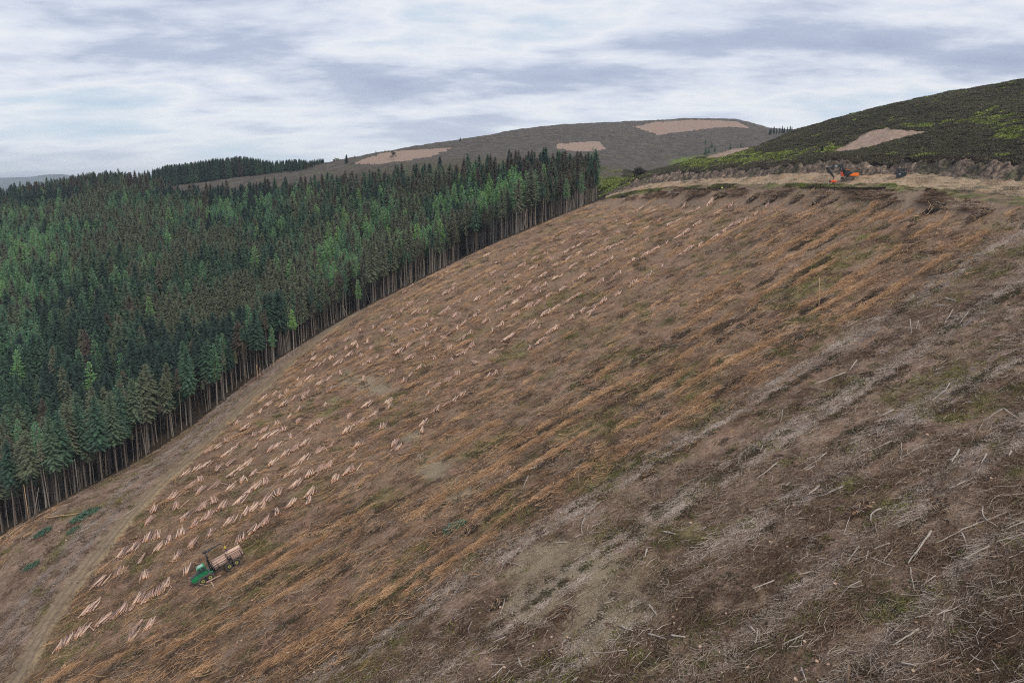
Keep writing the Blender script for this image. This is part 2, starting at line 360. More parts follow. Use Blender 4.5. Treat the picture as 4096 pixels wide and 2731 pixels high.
C=np.repeat(cls[:,None],NC-1,1); alm=xm/ym; Djm=np.interp(alm,al_g,DK[2])
def inpoly(u,v,poly):
    c=np.zeros(u.shape,bool); n=len(poly)
    for i in range(n):
        x0,y0=poly[i];x1,y1=poly[(i+1)%n]
        if y0==y1: continue
        c^=((y0>v)!=(y1>v))&(u<(x1-x0)*(v-y0)/(y1-y0)+x0)
    return c
MOWN=[[(1409,655),(1468,633),(1533,612),(1587,605),(1700,597),(1813,590),(1765,610),(1718,630),(1617,645),(1498,655)],
 [(2227,578),(2289,571),(2399,567),(2423,597),(2367,604),(2301,606),(2227,595)],
 [(2537,508),(2616,490),(2725,481),(2847,481),(2948,487),(3006,513),(2919,508),(2833,515),(2732,526),(2660,537),(2624,537)],
 [(2804,635),(2876,612),(2948,594),(3034,589),(2977,604),(2934,618),(2876,634)],
 [(3330,611),(3409,562),(3481,524),(3539,511),(3626,520),(3741,524),(3626,548),(3482,591),(3409,606)]]
nzv=(fbm(xm*.10,ym*.10,3)-.5)*14
mown=np.zeros(C.shape,int)
for i,p in enumerate(MOWN): mown[(C==4)&inpoly(um+nzv,vm+nzv*.4,p)]=i+1
K_=np.full(C.shape,'',dtype=object)
forest=(vm<vedge(um))&(um<2400)
K_[C==0]='clearing'; K_[(C==0)&forest]='forest_floor'
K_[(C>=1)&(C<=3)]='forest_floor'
rt=alm>al_of(2425)
K_[(C==1)&rt]='verge'; K_[(C==2)&rt]='road'; K_[(C==3)&rt]='spoil'
K_[C==4]='moor'; K_[(C==4)&(alm<al_of(700))&(ym<900)&(vm>720)]='forest_floor'
K_[mown>0]='mown'; K_[C==5]='far'
tq,_=track_mask(um,vm); K_[(K_=='clearing')&(tq<1.05+ (fbm(xm*.4,ym*.4,2)-.5)*.4)&(vm>1180)]='track'
Vall=np.stack([X,Y,Zg],-1).reshape(-1,3)
M=masks(X[:430],Y[:430],Zg[:430]); M['ts01']=np.clip(M['ts']*.5+.5,0,1)
def ground(name,key,m,attrs=True,extra=None):
    sel=(K_==key) if extra is None else (K_==key)&extra
    q=quads[sel]; ids,inv=np.unique(q,return_inverse=True); me=mesh_np(name,Vall[ids],inv.reshape(-1,4),[m],smooth=True)
    if attrs:
        for nm,(a,b,c) in {'m1':('grey','fresh','green'),'m2':('scree','logz','rut'),'m3':('bare','trk','left'),'m4':('ts01','ts01','ts01')}.items():
            ca=np.ones((len(ids),4),np.float32)
            for j,k_ in enumerate((a,b,c)): ca[:,j]=M[k_].ravel()[np.minimum(ids,M[k_].size-1)]
            at_=me.color_attributes.new(nm,'FLOAT_COLOR','POINT'); at_.data.foreach_set('color',ca.ravel())
    o=link(name,me); props(o,kind='structure'); return o
def gmat(name,build,bump=.6,bd=.25,rough=.95):
    m=bpy.data.materials.new(name); m.use_nodes=True; t=NT(m.node_tree)
    b=t.n('ShaderNodeBsdfPrincipled'); o=t.n('ShaderNodeOutputMaterial'); t.l(b.outputs[0],o.inputs[0])
    b.inputs['Roughness'].default_value=rough; b.inputs['Specular IOR Level'].default_value=.15
    g=t.n('ShaderNodeNewGeometry'); rot=t.n('ShaderNodeVectorRotate',rotation_type='Z_AXIS'); t.l(g.outputs['Position'],rot.inputs[0]); rot.inputs['Angle'].default_value=-math.atan2(RS,RC)
    st=t.n('ShaderNodeMapping'); t.l(rot.outputs[0],st.inputs[0]); st.inputs['Scale'].default_value=(.22,1,1)
    col,h=build(t,g.outputs['Position'],st.outputs[0]); t.l(col,b.inputs['Base Color'])
    bp=t.n('ShaderNodeBump'); bp.inputs['Strength'].default_value=bump; bp.inputs['Distance'].default_value=bd; t.l(h,bp.inputs['Height']); t.l(bp.outputs[0],b.inputs['Normal'])
    return m
def b_clear(t,p,s):
    a1=t.n('ShaderNodeSeparateColor'); x=t.n('ShaderNodeAttribute',attribute_name='m1'); t.l(x.outputs['Color'],a1.inputs[0]); grey,fresh,green=a1.outputs
    a2=t.n('ShaderNodeSeparateColor'); x=t.n('ShaderNodeAttribute',attribute_name='m2'); t.l(x.outputs['Color'],a2.inputs[0]); scree,logz,rut=a2.outputs
    a3=t.n('ShaderNodeSeparateColor'); x=t.n('ShaderNodeAttribute',attribute_name='m3'); t.l(x.outputs['Color'],a3.inputs[0]); bare,trk,left=a3.outputs
    big=t.noise(s,.35,4,.6,.3); mid_=t.noise(s,2.2,7,.85,.6); fine=t.noise(s,5.5,4,.75); iso=t.noise(p,1.1,5,.7); speck=t.noise(p,7,3,.7)
    base=t.ramp(mid_,[(.34,(.070,.040,.026)),(.45,(.200,.124,.082)),(.54,(.30,.195,.132)),(.66,(.47,.335,.24))])
    gcol=t.ramp(mid_,[(.34,(.085,.053,.038)),(.45,(.245,.166,.122)),(.55,(.35,.245,.185)),(.67,(.53,.40,.315))])
    fcol=t.ramp(fine,[(.34,(.07,.04,.022)),(.48,(.19,.105,.055)),(.6,(.33,.19,.10)),(.72,(.47,.30,.17))])
    c=t.mix(t.math('MULTIPLY',grey,.8),base,gcol)
    win=t.step(big,.50,.60)
    c=t.mix(t.math('MULTIPLY',t.math('MULTIPLY',fresh,win),t.math('MULTIPLY_ADD',logz,-.5,.75)),c,fcol)
    red=t.step(t.noise(p,.12,3,.5),.48,.62); c=t.mix(t.math('MULTIPLY',red,t.math('MULTIPLY_ADD',grey,-.05,.42)),c,t.ramp(mid_,[(.35,(.12,.065,.045)),(.65,(.36,.21,.15))]))
    ol=t.step(t.noise(p,.22,4,.6),.44,.6); c=t.mix(t.math('MULTIPLY',ol,.27),c,t.ramp(iso,[(.35,(.045,.045,.022)),(.65,(.15,.135,.07))]))
    gc=t.ramp(iso,[(.33,(.075,.065,.025)),(.5,(.165,.15,.05)),(.68,(.27,.24,.09))])
    c=t.mix(t.math('MULTIPLY',green,t.step(iso,.34,.52)),c,gc)
    rc=t.ramp(fine,[(.36,(.13,.11,.105)),(.5,(.25,.22,.21)),(.66,(.42,.39,.38))]); c=t.mix(t.math('MULTIPLY',rut,.85),c,rc)
    sc=t.ramp(speck,[(.34,(.13,.10,.065)),(.5,(.27,.215,.14)),(.68,(.42,.36,.26))]); c=t.mix(t.math('MULTIPLY',t.step(t.math('ADD',scree,t.math('MULTIPLY_ADD',mid_,1.4,-.7)),.18,.75),.85),c,sc)
    bc=t.ramp(iso,[(.3,(.15,.10,.07)),(.5,(.25,.18,.13)),(.7,(.36,.27,.2))]); c=t.mix(t.math('MULTIPLY',bare,.75),c,bc)
    fl=t.step(speck,.66,.72); c=t.mix(t.math('MULTIPLY',fl,.35),c,(.45,.38,.30))
    h=t.math('ADD',t.math('MULTIPLY',mid_,1.0),t.math('MULTIPLY',speck,.45)); return c,h
def b_track(t,p,s):
    at_=t.n('ShaderNodeAttribute',attribute_name='m4'); sp_=t.n('ShaderNodeSeparateColor'); t.l(at_.outputs['Color'],sp_.inputs[0]); q=t.math('ADD',t.math('MULTIPLY_ADD',sp_.outputs[0],2.0,-1.0),t.math('MULTIPLY_ADD',t.noise(p,.4,3,.6),.5,-.25))
    wheel=t.math('MAXIMUM',t.math('SUBTRACT',1.0,t.math('MULTIPLY',t.math('ABSOLUTE',t.math('SUBTRACT',q,.30)),5.0)),t.math('SUBTRACT',1.0,t.math('MULTIPLY',t.math('ABSOLUTE',t.math('ADD',q,.40)),5.0)),clamp=True)
    n=t.noise(p,1.4,5,.7); n2=t.noise(p,.25,3,.5); x=t.n('ShaderNodeAttribute',attribute_name='m3'); 
    c=t.ramp(n,[(.3,(.15,.105,.066)),(.5,(.225,.165,.107)),(.7,(.30,.23,.155))])
    c=t.mix(t.step(t.math('ADD',q,t.math('MULTIPLY_ADD',n2,.8,-.4)),.25,.8),c,t.ramp(n,[(.35,(.20,.145,.085)),(.65,(.34,.255,.155))])); c=t.mix(t.math('MULTIPLY',wheel,.6),c,(.115,.09,.068)); return c,n
def b_floor(t,p,s):  # soil colours darkened to stand in for shade under the trees
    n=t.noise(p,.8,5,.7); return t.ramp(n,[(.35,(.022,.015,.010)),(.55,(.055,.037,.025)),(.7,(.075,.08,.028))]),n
def b_verge(t,p,s):
    n=t.noise(p,.35,5,.7); n2=t.noise(p,.13,3,.5)
    c=t.ramp(n,[(.32,(.05,.042,.028)),(.47,(.10,.09,.04)),(.6,(.15,.16,.05)),(.72,(.20,.16,.09))])
    return t.mix(t.step(n2,.45,.62),c,t.ramp(n,[(.35,(.10,.065,.045)),(.65,(.25,.18,.12))])),n
def b_road(t,p,s):
    n=t.noise(p,1.6,6,.75); n2=t.noise(p,.16,4,.6)
    c=t.ramp(n,[(.3,(.22,.15,.09)),(.48,(.34,.245,.16)),(.6,(.42,.32,.22)),(.72,(.55,.45,.34))])
    return t.mix(t.math('MULTIPLY',t.step(n2,.48,.66),.6),c,(.30,.17,.09)),n
def b_spoil(t,p,s):
    n=t.noise(p,.55,6,.75,.4); n2=t.noise(p,.11,3,.6)
    c=t.ramp(n,[(.38,(.035,.027,.022)),(.48,(.12,.09,.072)),(.56,(.23,.17,.125)),(.66,(.40,.31,.23))])
    g_=t.ramp(n,[(.35,(.02,.02,.015)),(.6,(.06,.065,.03)),(.72,(.12,.15,.045))]); return t.mix(t.math('MULTIPLY',t.step(n2,.50,.62),.7),c,g_),n
def b_moor(t,p,s):
    n=t.noise(p,.5,6,.75); f=t.noise(p,.045,7,.68,.5); g_=t.noise(p,.018,5,.6,.3); sp=t.n('ShaderNodeSeparateXYZ'); t.l(p,sp.inputs[0])
    far_=t.step(sp.outputs[1],440,720)
    nearc=t.ramp(n,[(.3,(.045,.042,.026)),(.5,(.085,.078,.048)),(.68,(.135,.122,.082))]); fn=t.noise(p,.12,7,.75,.3); farc=t.ramp(fn,[(.36,(.048,.040,.034)),(.5,(.083,.070,.060)),(.64,(.135,.115,.098))])
    c=t.mix(far_,nearc,farc); c=t.mix(t.math('MULTIPLY',t.step(f,.5,.64),.5),c,t.ramp(n,[(.35,(.05,.045,.025)),(.65,(.13,.125,.06))]))
    x=t.n('ShaderNodeAttribute',attribute_name='brk'); bk=t.step(t.math('ADD',t.math('MULTIPLY',x.outputs['Fac'],.62),t.math('ADD',t.math('MULTIPLY',t.noise(p,.14,7,.8,.5),1.5),-.75)),.34,.46)
    c=t.mix(bk,c,t.ramp(n,[(.3,(.06,.085,.022)),(.5,(.125,.165,.035)),(.7,(.20,.25,.065))])); return c,t.math('ADD',n,t.math('MULTIPLY',f,2.0))
def b_mown(t,p,s):
    n=t.noise(p,.35,6,.7); n2=t.noise(p,1.2,4,.7)
    c=t.ramp(n2,[(.36,(.17,.115,.09)),(.5,(.285,.20,.155)),(.64,(.40,.30,.24))]); return t.mix(t.math('MULTIPLY',t.step(n,.48,.62),.55),c,(.17,.12,.09)),n
def b_far(t,p,s):  # grass colour darkened and blued, part of the distance haze painted in
    n=t.noise(p,.0012,5,.6); return t.ramp(n,[(.4,(.05,.075,.07)),(.6,(.09,.11,.09))]),n
m_clear=gmat('felled_slope_soil',b_clear,.9,.35); ground('felled_hillside','clearing',m_clear)
ground('dirt_track','track',gmat('track_soil',b_track,.5,.2))
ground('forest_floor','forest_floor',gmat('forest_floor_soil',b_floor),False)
ground('grass_verge','verge',gmat('verge_turf',b_verge,.9,.5),False)
ground('gravel_road','road',gmat('pale_gravel',b_road,.7,.25),False)
ground('spoil_bank','spoil',gmat('dug_peat_and_stone',b_spoil,1.0,.8),False)
moor=ground('heather_moor','moor',gmat('heather',b_moor,1.0,1.0),False)
m_mown=gmat('cut_heather_stubble',b_mown,.6,.4)
for i in range(5): ground('cut_heather_patch' if i==0 else 'cut_heather_patch.%03d'%i,'mown',m_mown,False,mown==i+1)
ground('distant_hills','far',gmat('distant_grassland',b_far,.1,5),False)
BRK=[(2760,650,110,22,1.0),(2900,640,120,26,1.1),(3050,628,120,20,1.1),(3180,615,90,18,.9),(3330,592,60,16,1.0),(2960,600,100,10,.3),(3700,500,80,12,1.0),(3650,505,70,8,.8),(3880,480,70,20,.5),(4000,470,90,40,.75),(4060,540,80,25,.8),(4000,500,120,60,.4),(3720,625,90,12,.9),(3620,630,50,10,.6),(2490,735,70,22,1.2),(2570,725,70,14,.9),(2440,750,50,25,1.2),(3850,560,60,10,.4),(1450,665,200,14,.33),(1300,690,100,14,.45),(1700,640,100,20,.3),(1780,560,80,15,.25)]
def brk_at(u,v):
    s=0
    for a,b,c,d,e in BRK: s=s+e*np.exp(-(((u-a)/c)**2+((v-b)/d)**2))
    return np.clip(s,0,1)
co=np.zeros(len(moor.data.vertices)*3,np.float32); moor.data.vertices.foreach_get('co',co); co=co.reshape(-1,3)
uu,vv=to_px(co[:,0],co[:,1],co[:,2]); ba=moor.data.attributes.new('brk','FLOAT','POINT'); ba.data.foreach_set('value',(brk_at(uu,vv)*(co[:,1]<1300)).astype(np.float32))
# ------------------------------------------------------------------ scattering
def eul(Rm):
    return np.stack([np.arctan2(Rm[:,2,1],Rm[:,2,2]),-np.arcsin(np.clip(Rm[:,2,0],-1,1)),np.arctan2(Rm[:,1,0],Rm[:,0,0])],-1)
def normals(x,y,e=1.5):
    zx=(z_at(x+e,y,False)-z_at(x-e,y,False))/(2*e); zy=(z_at(x,y+e,False)-z_at(x,y-e,False))/(2*e)
    n=np.stack([-zx,-zy,np.ones_like(zx)],-1); return n/np.linalg.norm(n,axis=1)[:,None]
def frame(n,yaw):
    """x axis along the world direction yaw, laid on the ground with normal n"""
    d=np.stack([np.cos(yaw),np.sin(yaw),np.zeros_like(yaw)],-1); X_=d-n*(d*n).sum(-1)[:,None]; X_/=np.linalg.norm(X_,axis=1)[:,None]
    return np.stack([X_,np.cross(n,X_),n],-1)
def scatter(name,P,R,S_,protos,idx,tint,label=None,cat=None):
    me=bpy.data.meshes.new(name); me.vertices.add(len(P)); me.vertices.foreach_set('co',np.asarray(P,np.float32).ravel())
    for nm,ty,ar,key in (('rot','FLOAT_VECTOR',R,'vector'),('scl','FLOAT',S_,'value'),('idx','INT',idx,'value'),('tint','FLOAT',tint,'value')):
        a=me.attributes.new(nm,ty,'POINT'); a.data.foreach_set(key,np.asarray(ar,np.int32 if ty=='INT' else np.float32).ravel())
    pc=bpy.data.collections.new(name+'_pieces')
    for i,pm in enumerate(protos):
        po=bpy.data.objects.new('%s_piece_%02d'%(name,i),pm); pc.objects.link(po)
    ng=bpy.data.node_groups.new(name,'GeometryNodeTree'); ng.interface.new_socket('Geometry',in_out='INPUT',socket_type='NodeSocketGeometry'); ng.interface.new_socket('Geometry',in_out='OUTPUT',socket_type='NodeSocketGeometry')
    t=NT(ng); gi=t.n('NodeGroupInput'); go=t.n('NodeGroupOutput'); ci=t.n('GeometryNodeCollectionInfo'); ci.inputs['Collection'].default_value=pc; ci.inputs['Separate Children'].default_value=True; ci.inputs['Reset Children'].default_value=True
    ip=t.n('GeometryNodeInstanceOnPoints'); ip.inputs['Pick Instance'].default_value=True
    def na(nm,ty):
        q=t.n('GeometryNodeInputNamedAttribute',data_type=ty); q.inputs['Name'].default_value=nm; return [o for o in q.outputs if o.enabled and o.name=='Attribute'][0]
    t.l(gi.outputs[0],ip.inputs['Points']); t.l(ci.outputs[0],ip.inputs['Instance']); t.l(na('idx','INT'),ip.inputs['Instance Index'])
    t.l(na('rot','FLOAT_VECTOR'),ip.inputs['Rotation']); t.l(na('scl','FLOAT'),ip.inputs['Scale']); t.l(ip.outputs[0],go.inputs[0])
    o=link(name,me); md=o.modifiers.new('scatter','NODES'); md.node_group=ng
    props(o,label,cat,kind='stuff'); return o
# ------------------------------------------------------------------ conifers
NEEDLE=[(0.0,(.095,.074,.056)),(.10,(.12,.098,.072)),(.16,(.040,.070,.055)),(.34,(.058,.108,.074)),(.50,(.085,.155,.096)),(.62,(.12,.155,.092)),(.72,(.165,.16,.105)),(.80,(.095,.20,.115)),(.90,(.145,.285,.135)),(1.0,(.25,.43,.12))]
m_needle=mat('conifer_needles',(.04,.07,.04),.85,.45,.9,inst=NEEDLE,spec=.2)
m_bark=mat('conifer_bark',(.135,.108,.088),.9,.4,2.5,spec=.2)
m_bark2=mat('larch_bark',(.26,.225,.19),.9,.35,2.5,spec=.2)
m_dead=mat('dead_twigs',(.13,.10,.08),.9,.3,2.0,spec=.1)
def conifer(seed,H=1.0,cb=.46,wd=2.3,larch=False,stubs=True,full=1.0):
    """returns trunk MB, crown (V,F); unit metres, H about 26"""
    R_=random.Random(seed); T=MB(); lean=[R_.uniform(-.25,.25),R_.uniform(-.25,.25)]; ph=R_.random()*6
    cx=lambda z:lean[0]*(z/H)*1.2+.10*math.sin(z*.35+ph); cy=lambda z:lean[1]*(z/H)*1.2+.10*math.cos(z*.3+ph)
    zs=[-1.5,0,H*.12,H*.3,H*.5,H*.7,H*.86,H*.985]; r0=.0072*H
    T.tube([(cx(z),cy(z),z) for z in zs],[r0*1.35*(1.25 if z<.1 else 1)*max(.06,(1-z/H)**.75) for z in zs],7)
    if stubs:
        z=H*.14
        while z<H*cb:
            a=R_.random()*6.28; L=R_.uniform(.5,1.5)*(.6+z/H); 
            T.tube([(cx(z),cy(z),z),(cx(z)+math.cos(a)*L,cy(z)+math.sin(a)*L,z+R_.uniform(-.35,.15)*L)],[.03,.010],3,1,False); z+=R_.uniform(.25,.7)*H/26
    V=[];Fc=[]
    def tri(a,b,c): k=len(V); V.extend((a,b,c)); Fc.append((k,k+1,k+2))
    z=H*cb
    while z<H*.985:
        f=(z-H*cb)/(H*(1-cb)); 
        prof=(min(1,.55+f*2.2))*((1-f)**.72)*(1 if not larch else 1.0)
        nb=(5 if f<.85 else 4)+(1 if not larch and R_.random()<.6 else 0); a0=R_.random()*6.28
        for b in range(nb):
            if R_.random()>(.93 if not larch else .8)*full: continue
            a=a0+b*6.283/nb+R_.uniform(-.35,.35); L=wd*prof*R_.uniform(.55,1.25)+.18; up=(.35 if f>.7 else .1)-(.32 if not larch else .12)*(1-f)
            ca,sa=math.cos(a),math.sin(a); ns=max(3,int(L*2.9*(1 if not larch else .9)))
            o=Vector((cx(z),cy(z),z+R_.uniform(-.15,.15)))
            for j in range(ns):
                s0=(j+.1)/ns; s1=(j+1.25)/ns; 
                if s0<.15 and larch: continue
                dz=lambda s:up*s*L-.26*L*s*s*(1 if not larch else .4)+(.12*L*s**3)
                p=o+Vector((ca*s0*L,sa*s0*L,dz(s0))); q=o+Vector((ca*s1*L,sa*s1*L,dz(s1)))
                w_=(.20+.42*L*(1-s0)**.8*(.6 if larch else .62))*R_.uniform(.7,1.2); n=Vector((-sa,ca,0))
                fwd=Vector((ca,sa,0))*w_*.55; dr=Vector((0,0,-w_*(.28 if not larch else .1)))
                k=.20 if not larch else .13
                tri(p,q,p+n*w_+fwd+dr+Vector((0,0,R_.uniform(-.1,.1)))); tri(p,p-n*w_+fwd+dr+Vector((0,0,R_.uniform(-.1,.1))),q)
                if not larch or j%2: tri(p,q,(p+q)/2+Vector((R_.uniform(-.1,.1),R_.uniform(-.1,.1),-w_*.85)))
                tri(p,q,(p+q)/2+Vector((R_.uniform(-.05,.05),R_.uniform(-.05,.05),w_*.35)))
        z+=R_.uniform(.36,.56)*(1 if not larch else 1.15)*(1-.3*f)*H/26
    for k in range(4):
        a=k*1.57; tri(Vector((cx(H),cy(H),H)),Vector((cx(H)+.16*math.cos(a),cy(H)+.16*math.sin(a),H*.965)),Vector((cx(H)+.16*math.cos(a+.8),cy(H)+.16*math.sin(a+.8),H*.965)))
    return T,V,Fc
def tree_meshes(tag_,seed,**k):
    T,V,Fc=conifer(seed,**k); lm=k.get('larch'); 
    tm=T.mesh(tag_+'_trunk',[m_bark2 if lm else m_bark,m_dead]); cm=mesh_np(tag_+'_crown',np.array([tuple(v) for v in V]),np.array(Fc),[m_needle])
    b=len(T.v); J=MB(); J.v=list(T.v)+[tuple(v) for v in V]; J.f=list(T.f)+[tuple(i+b for i in f) for f in Fc]; J.m=list(T.m)+[2]*len(Fc); J.sm=list(T.sm)+[False]*len(Fc)
    return tm,cm,J.mesh(tag_+'_whole',[m_bark2 if lm else m_bark,m_dead,m_needle])
SPR=[tree_meshes('spruce',100+i,H=26,cb=[.40,.44,.47,.50,.42,.45,.38][i],wd=[3.5,3.2,3.9,3.4,4.0,3.1,3.7][i],full=[1,1,.95,.9,1,.95,1][i]) for i in range(7)]
LAR=[tree_meshes('larch',200+i,H=24,cb=[.45,.52,.58,.42][i],wd=[2.7,2.9,2.5,3.1][i],larch=True) for i in range(4)]
STD=[tree_meshes('low_spruce',250+i,H=26,cb=.07,wd=[5.2,4.6][i],stubs=False) for i in range(2)]
# where the trees stand: a jittered planting grid
sp=4.9; gx,gy=np.meshgrid(np.arange(-700,120,sp),np.arange(120,880,sp)); gx=gx+(np.arange(gx.shape[0])%2)[:,None]*sp*.5
gx=gx.ravel()+rng.uniform(-1.6,1.6,gx.size); gy=gy.ravel()+rng.uniform(-1.6,1.6,gy.size)
ca_,sa_=math.cos(.35),math.sin(.35)
al=gx/gy; k_=(al>-.98)&(al<.13); gx,gy=gx[k_],gy[k_]
gz=z_at(gx,gy); u,v=to_px(gx,gy,gz)
cl=fbm(gx*.022+3,gy*.022,3); cl2=fbm(gx*.07+50,gy*.07,2)
Ht=26*(.86+.26*fbm(gx*.05,gy*.05,2))*rng.uniform(.72,1.12,gx.size)
ut,vt=to_px(gx,gy,gz+Ht)
FT=np.array([(-1500,790),(0,750),(150,735),(268,712),(381,692),(506,690),(600,700),(700,712),(766,720),(1219,704),(1480,670),(1742,635),(1916,609),(2177,590),(2386,598),(2600,700)],float)
SK=np.array([(500,692),(540,688),(595,676),(673,656),(760,646),(851,632),(952,620),(1020,628),(1089,640),(1190,632),(1280,640),(1302,646)],float)
jit=rng.normal(0,7,gx.size)
front=(v<vedge(u)-5)&(u<2384)&(vt>np.interp(ut,FT[:,0],FT[:,1])+jit-6)&~((gy>600)&(u>690))&(gy<850)
crestD=np.interp(gx/gy,al_of(L4[:,0]),L4[:,2])
stand=(gy>crestD-75)&(gy<crestD+30)&(u>560)&(u<1296)&(v<np.interp(u,[500,774,1220,1298],[760,736,677,652])+4)
hs=gz+0; 
# stand trees: height that brings the tip to the wood's skyline
tt=np.interp(u,SK[:,0],SK[:,1])+rng.gamma(2,5,gx.size)*1.1; _,tz=at(u,tt); Hs=np.clip(tz*gy-gz,5,27)
Ht=np.where(stand&~front,Hs,Ht); keep=front|stand
gx,gy,gz,u,v,Ht,cl,cl2,stand=[a[keep] for a in (gx,gy,gz,u,v,Ht,cl,cl2,stand&~front)]
ut,vt=to_px(gx,gy,gz+Ht*.8)
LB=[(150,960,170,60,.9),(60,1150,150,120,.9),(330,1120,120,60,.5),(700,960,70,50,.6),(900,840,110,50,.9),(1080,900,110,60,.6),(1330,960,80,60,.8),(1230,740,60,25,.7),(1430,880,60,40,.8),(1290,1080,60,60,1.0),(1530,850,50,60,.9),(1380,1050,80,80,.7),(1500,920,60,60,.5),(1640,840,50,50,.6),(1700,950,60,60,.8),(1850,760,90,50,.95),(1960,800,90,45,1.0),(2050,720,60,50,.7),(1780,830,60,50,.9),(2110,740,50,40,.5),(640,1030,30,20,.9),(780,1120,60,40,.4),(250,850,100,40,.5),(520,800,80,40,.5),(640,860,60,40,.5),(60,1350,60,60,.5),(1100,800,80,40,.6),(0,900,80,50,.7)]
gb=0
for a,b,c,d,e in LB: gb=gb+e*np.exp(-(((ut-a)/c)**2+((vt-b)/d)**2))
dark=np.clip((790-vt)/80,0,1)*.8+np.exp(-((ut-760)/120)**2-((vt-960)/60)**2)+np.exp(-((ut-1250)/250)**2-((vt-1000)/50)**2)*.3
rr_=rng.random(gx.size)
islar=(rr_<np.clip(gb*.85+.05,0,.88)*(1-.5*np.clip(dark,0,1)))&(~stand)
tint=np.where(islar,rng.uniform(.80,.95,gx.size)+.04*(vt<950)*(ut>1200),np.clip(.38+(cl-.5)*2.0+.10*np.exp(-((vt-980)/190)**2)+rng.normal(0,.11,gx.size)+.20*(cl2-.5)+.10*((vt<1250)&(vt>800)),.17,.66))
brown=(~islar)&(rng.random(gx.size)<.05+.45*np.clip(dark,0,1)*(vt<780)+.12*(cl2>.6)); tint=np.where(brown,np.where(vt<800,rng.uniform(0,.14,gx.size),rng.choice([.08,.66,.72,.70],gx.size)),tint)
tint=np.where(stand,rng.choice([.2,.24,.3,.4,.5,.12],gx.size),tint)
# trees one can pick out along the wood's edge
SPEC=[(1177,1424,17.5,1.0,1),(1096,1478,15.5,.9,1),(1788,1060,21,.93,1),(2265,851,17,.92,1),(2325,828,18,.90,1),(2352,808,19,.88,1),(2370,800,19,.86,1),(2386,797,18,.86,1),(1437,1248,14,.95,1),(1537,1192,24,.68,0),(766,1705,27,.45,0),(554,1845,27,.60,0),(470,1897,25,.58,0),(63,2112,27,.30,0),(412,1930,26,.40,0),(1125,1426,26,.35,0),(1030,1500,25,.28,0),(2007,960,25,.64,0),(1493,1220,26,.66,0),(345,1950,26,.45,0),(2075,935,26,.70,0),(1905,1005,25,.5,0)]
edged=(vedge(u)-v); Zc=gy*CT-gz*ST
vis=(u>-120)&(v>0)
score=Ht/Zc*np.where(edged<60,1.0,np.where(edged<130,.85,.7))*vis
order=np.argsort(-score); indiv=np.zeros(gx.size,bool); indiv[order[:300-len(SPEC)]]=True
def where_edge(u_): 
    return 'the lower left corner' if u_<180 else 'the pale stump strip' if u_<650 else 'the dirt track bend' if u_<1150 else 'the upper dirt track' if u_<1600 else 'the highest log rows' if u_<2150 else 'the gravel road end'
def put_tree(x,y,z,h,tn,lar,lab=None,u_=0,ed=0,rz=None):
    pr=random.choice(LAR if lar else SPR); s=h/(24 if lar else 26); kind='larch_tree' if lar else 'spruce_tree'
    o=link(kind,None,None,(x,y,z),(0,0,random.uniform(0,6.28) if rz is None else rz)); o.scale=(s*random.uniform(.92,1.1),)*2+(s,)
    t_=link('trunk',pr[0],o); c_=link('crown',pr[1],o); c_['tint']=float(tn); t_['tint']=float(tn)
    tone='brownish' if tn<.15 or .6<tn<.77 else 'dark green' if tn<.45 else 'mid green' if tn<.8 else 'bright green'
    if not lab:
        lab='%s %s %s %s'%(tone,'larch' if lar else 'spruce','at the wood edge by' if ed<45 else 'just inside the wood near' if ed<110 else 'deep in the wood beyond',where_edge(u_))
        props(o,lab,'tree',lab.replace('larch','larches').replace('spruce','spruces'))
    else: props(o,lab,'tree')
    return o
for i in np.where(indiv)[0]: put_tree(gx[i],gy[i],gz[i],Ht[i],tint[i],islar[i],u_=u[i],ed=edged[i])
SL={0:'slender bright green larch with bare lower trunk above the track, tallest of the three there',1:'small vivid green larch leaning out of the dark wood above the row of broken stems',2:'light green larch with flat tuft crown at the middle of the wood edge',3:'light green larch standing alone in front of the dark corner of the wood',4:'first of the four pale larches at the corner of the wood',5:'second of the four pale larches at the corner of the wood',6:'third of the four pale larches at the corner of the wood',7:'last larch at the corner of the wood, next to the green bank',8:'short bright green larch with hanging branches low in the wood edge',9:'tall spruce with straight grey trunk and olive crown, below the upper log rows',10:'tall bushy spruce with thick pale trunk at the bend of the wood edge',11:'olive topped spruce with the thickest pale trunk above the pale stump strip',12:'olive spruce with bright trunk beside the thickest one',13:'tall spruce with pale trunk nearest to the lower left corner'}
for i,(a,b,h,tn,lr) in enumerate(SPEC):
    p=hit(a,b); put_tree(p.x,p.y,p.z,h,tn,lr,SL.get(i,None),u_=a if i not in SL else 0,ed=10)
st=~indiv; ns=int(st.sum())
R0=np.zeros((ns,3)); R0[:,2]=rng.uniform(0,6.28,ns)
scatter('conifer_forest',np.stack([gx,gy,gz],-1)[st],R0,(Ht/np.where(islar,24,26))[st],[t_[2] for t_ in SPR]+[t_[2] for t_ in LAR]+[t_[2] for t_ in STD],np.where(stand,11+rng.integers(0,2,gx.size),np.where(islar,7+rng.integers(0,4,gx.size),rng.integers(0,7,gx.size)))[st],tint[st],'dense wood of dark and light green conifers filling the valley side','forest')
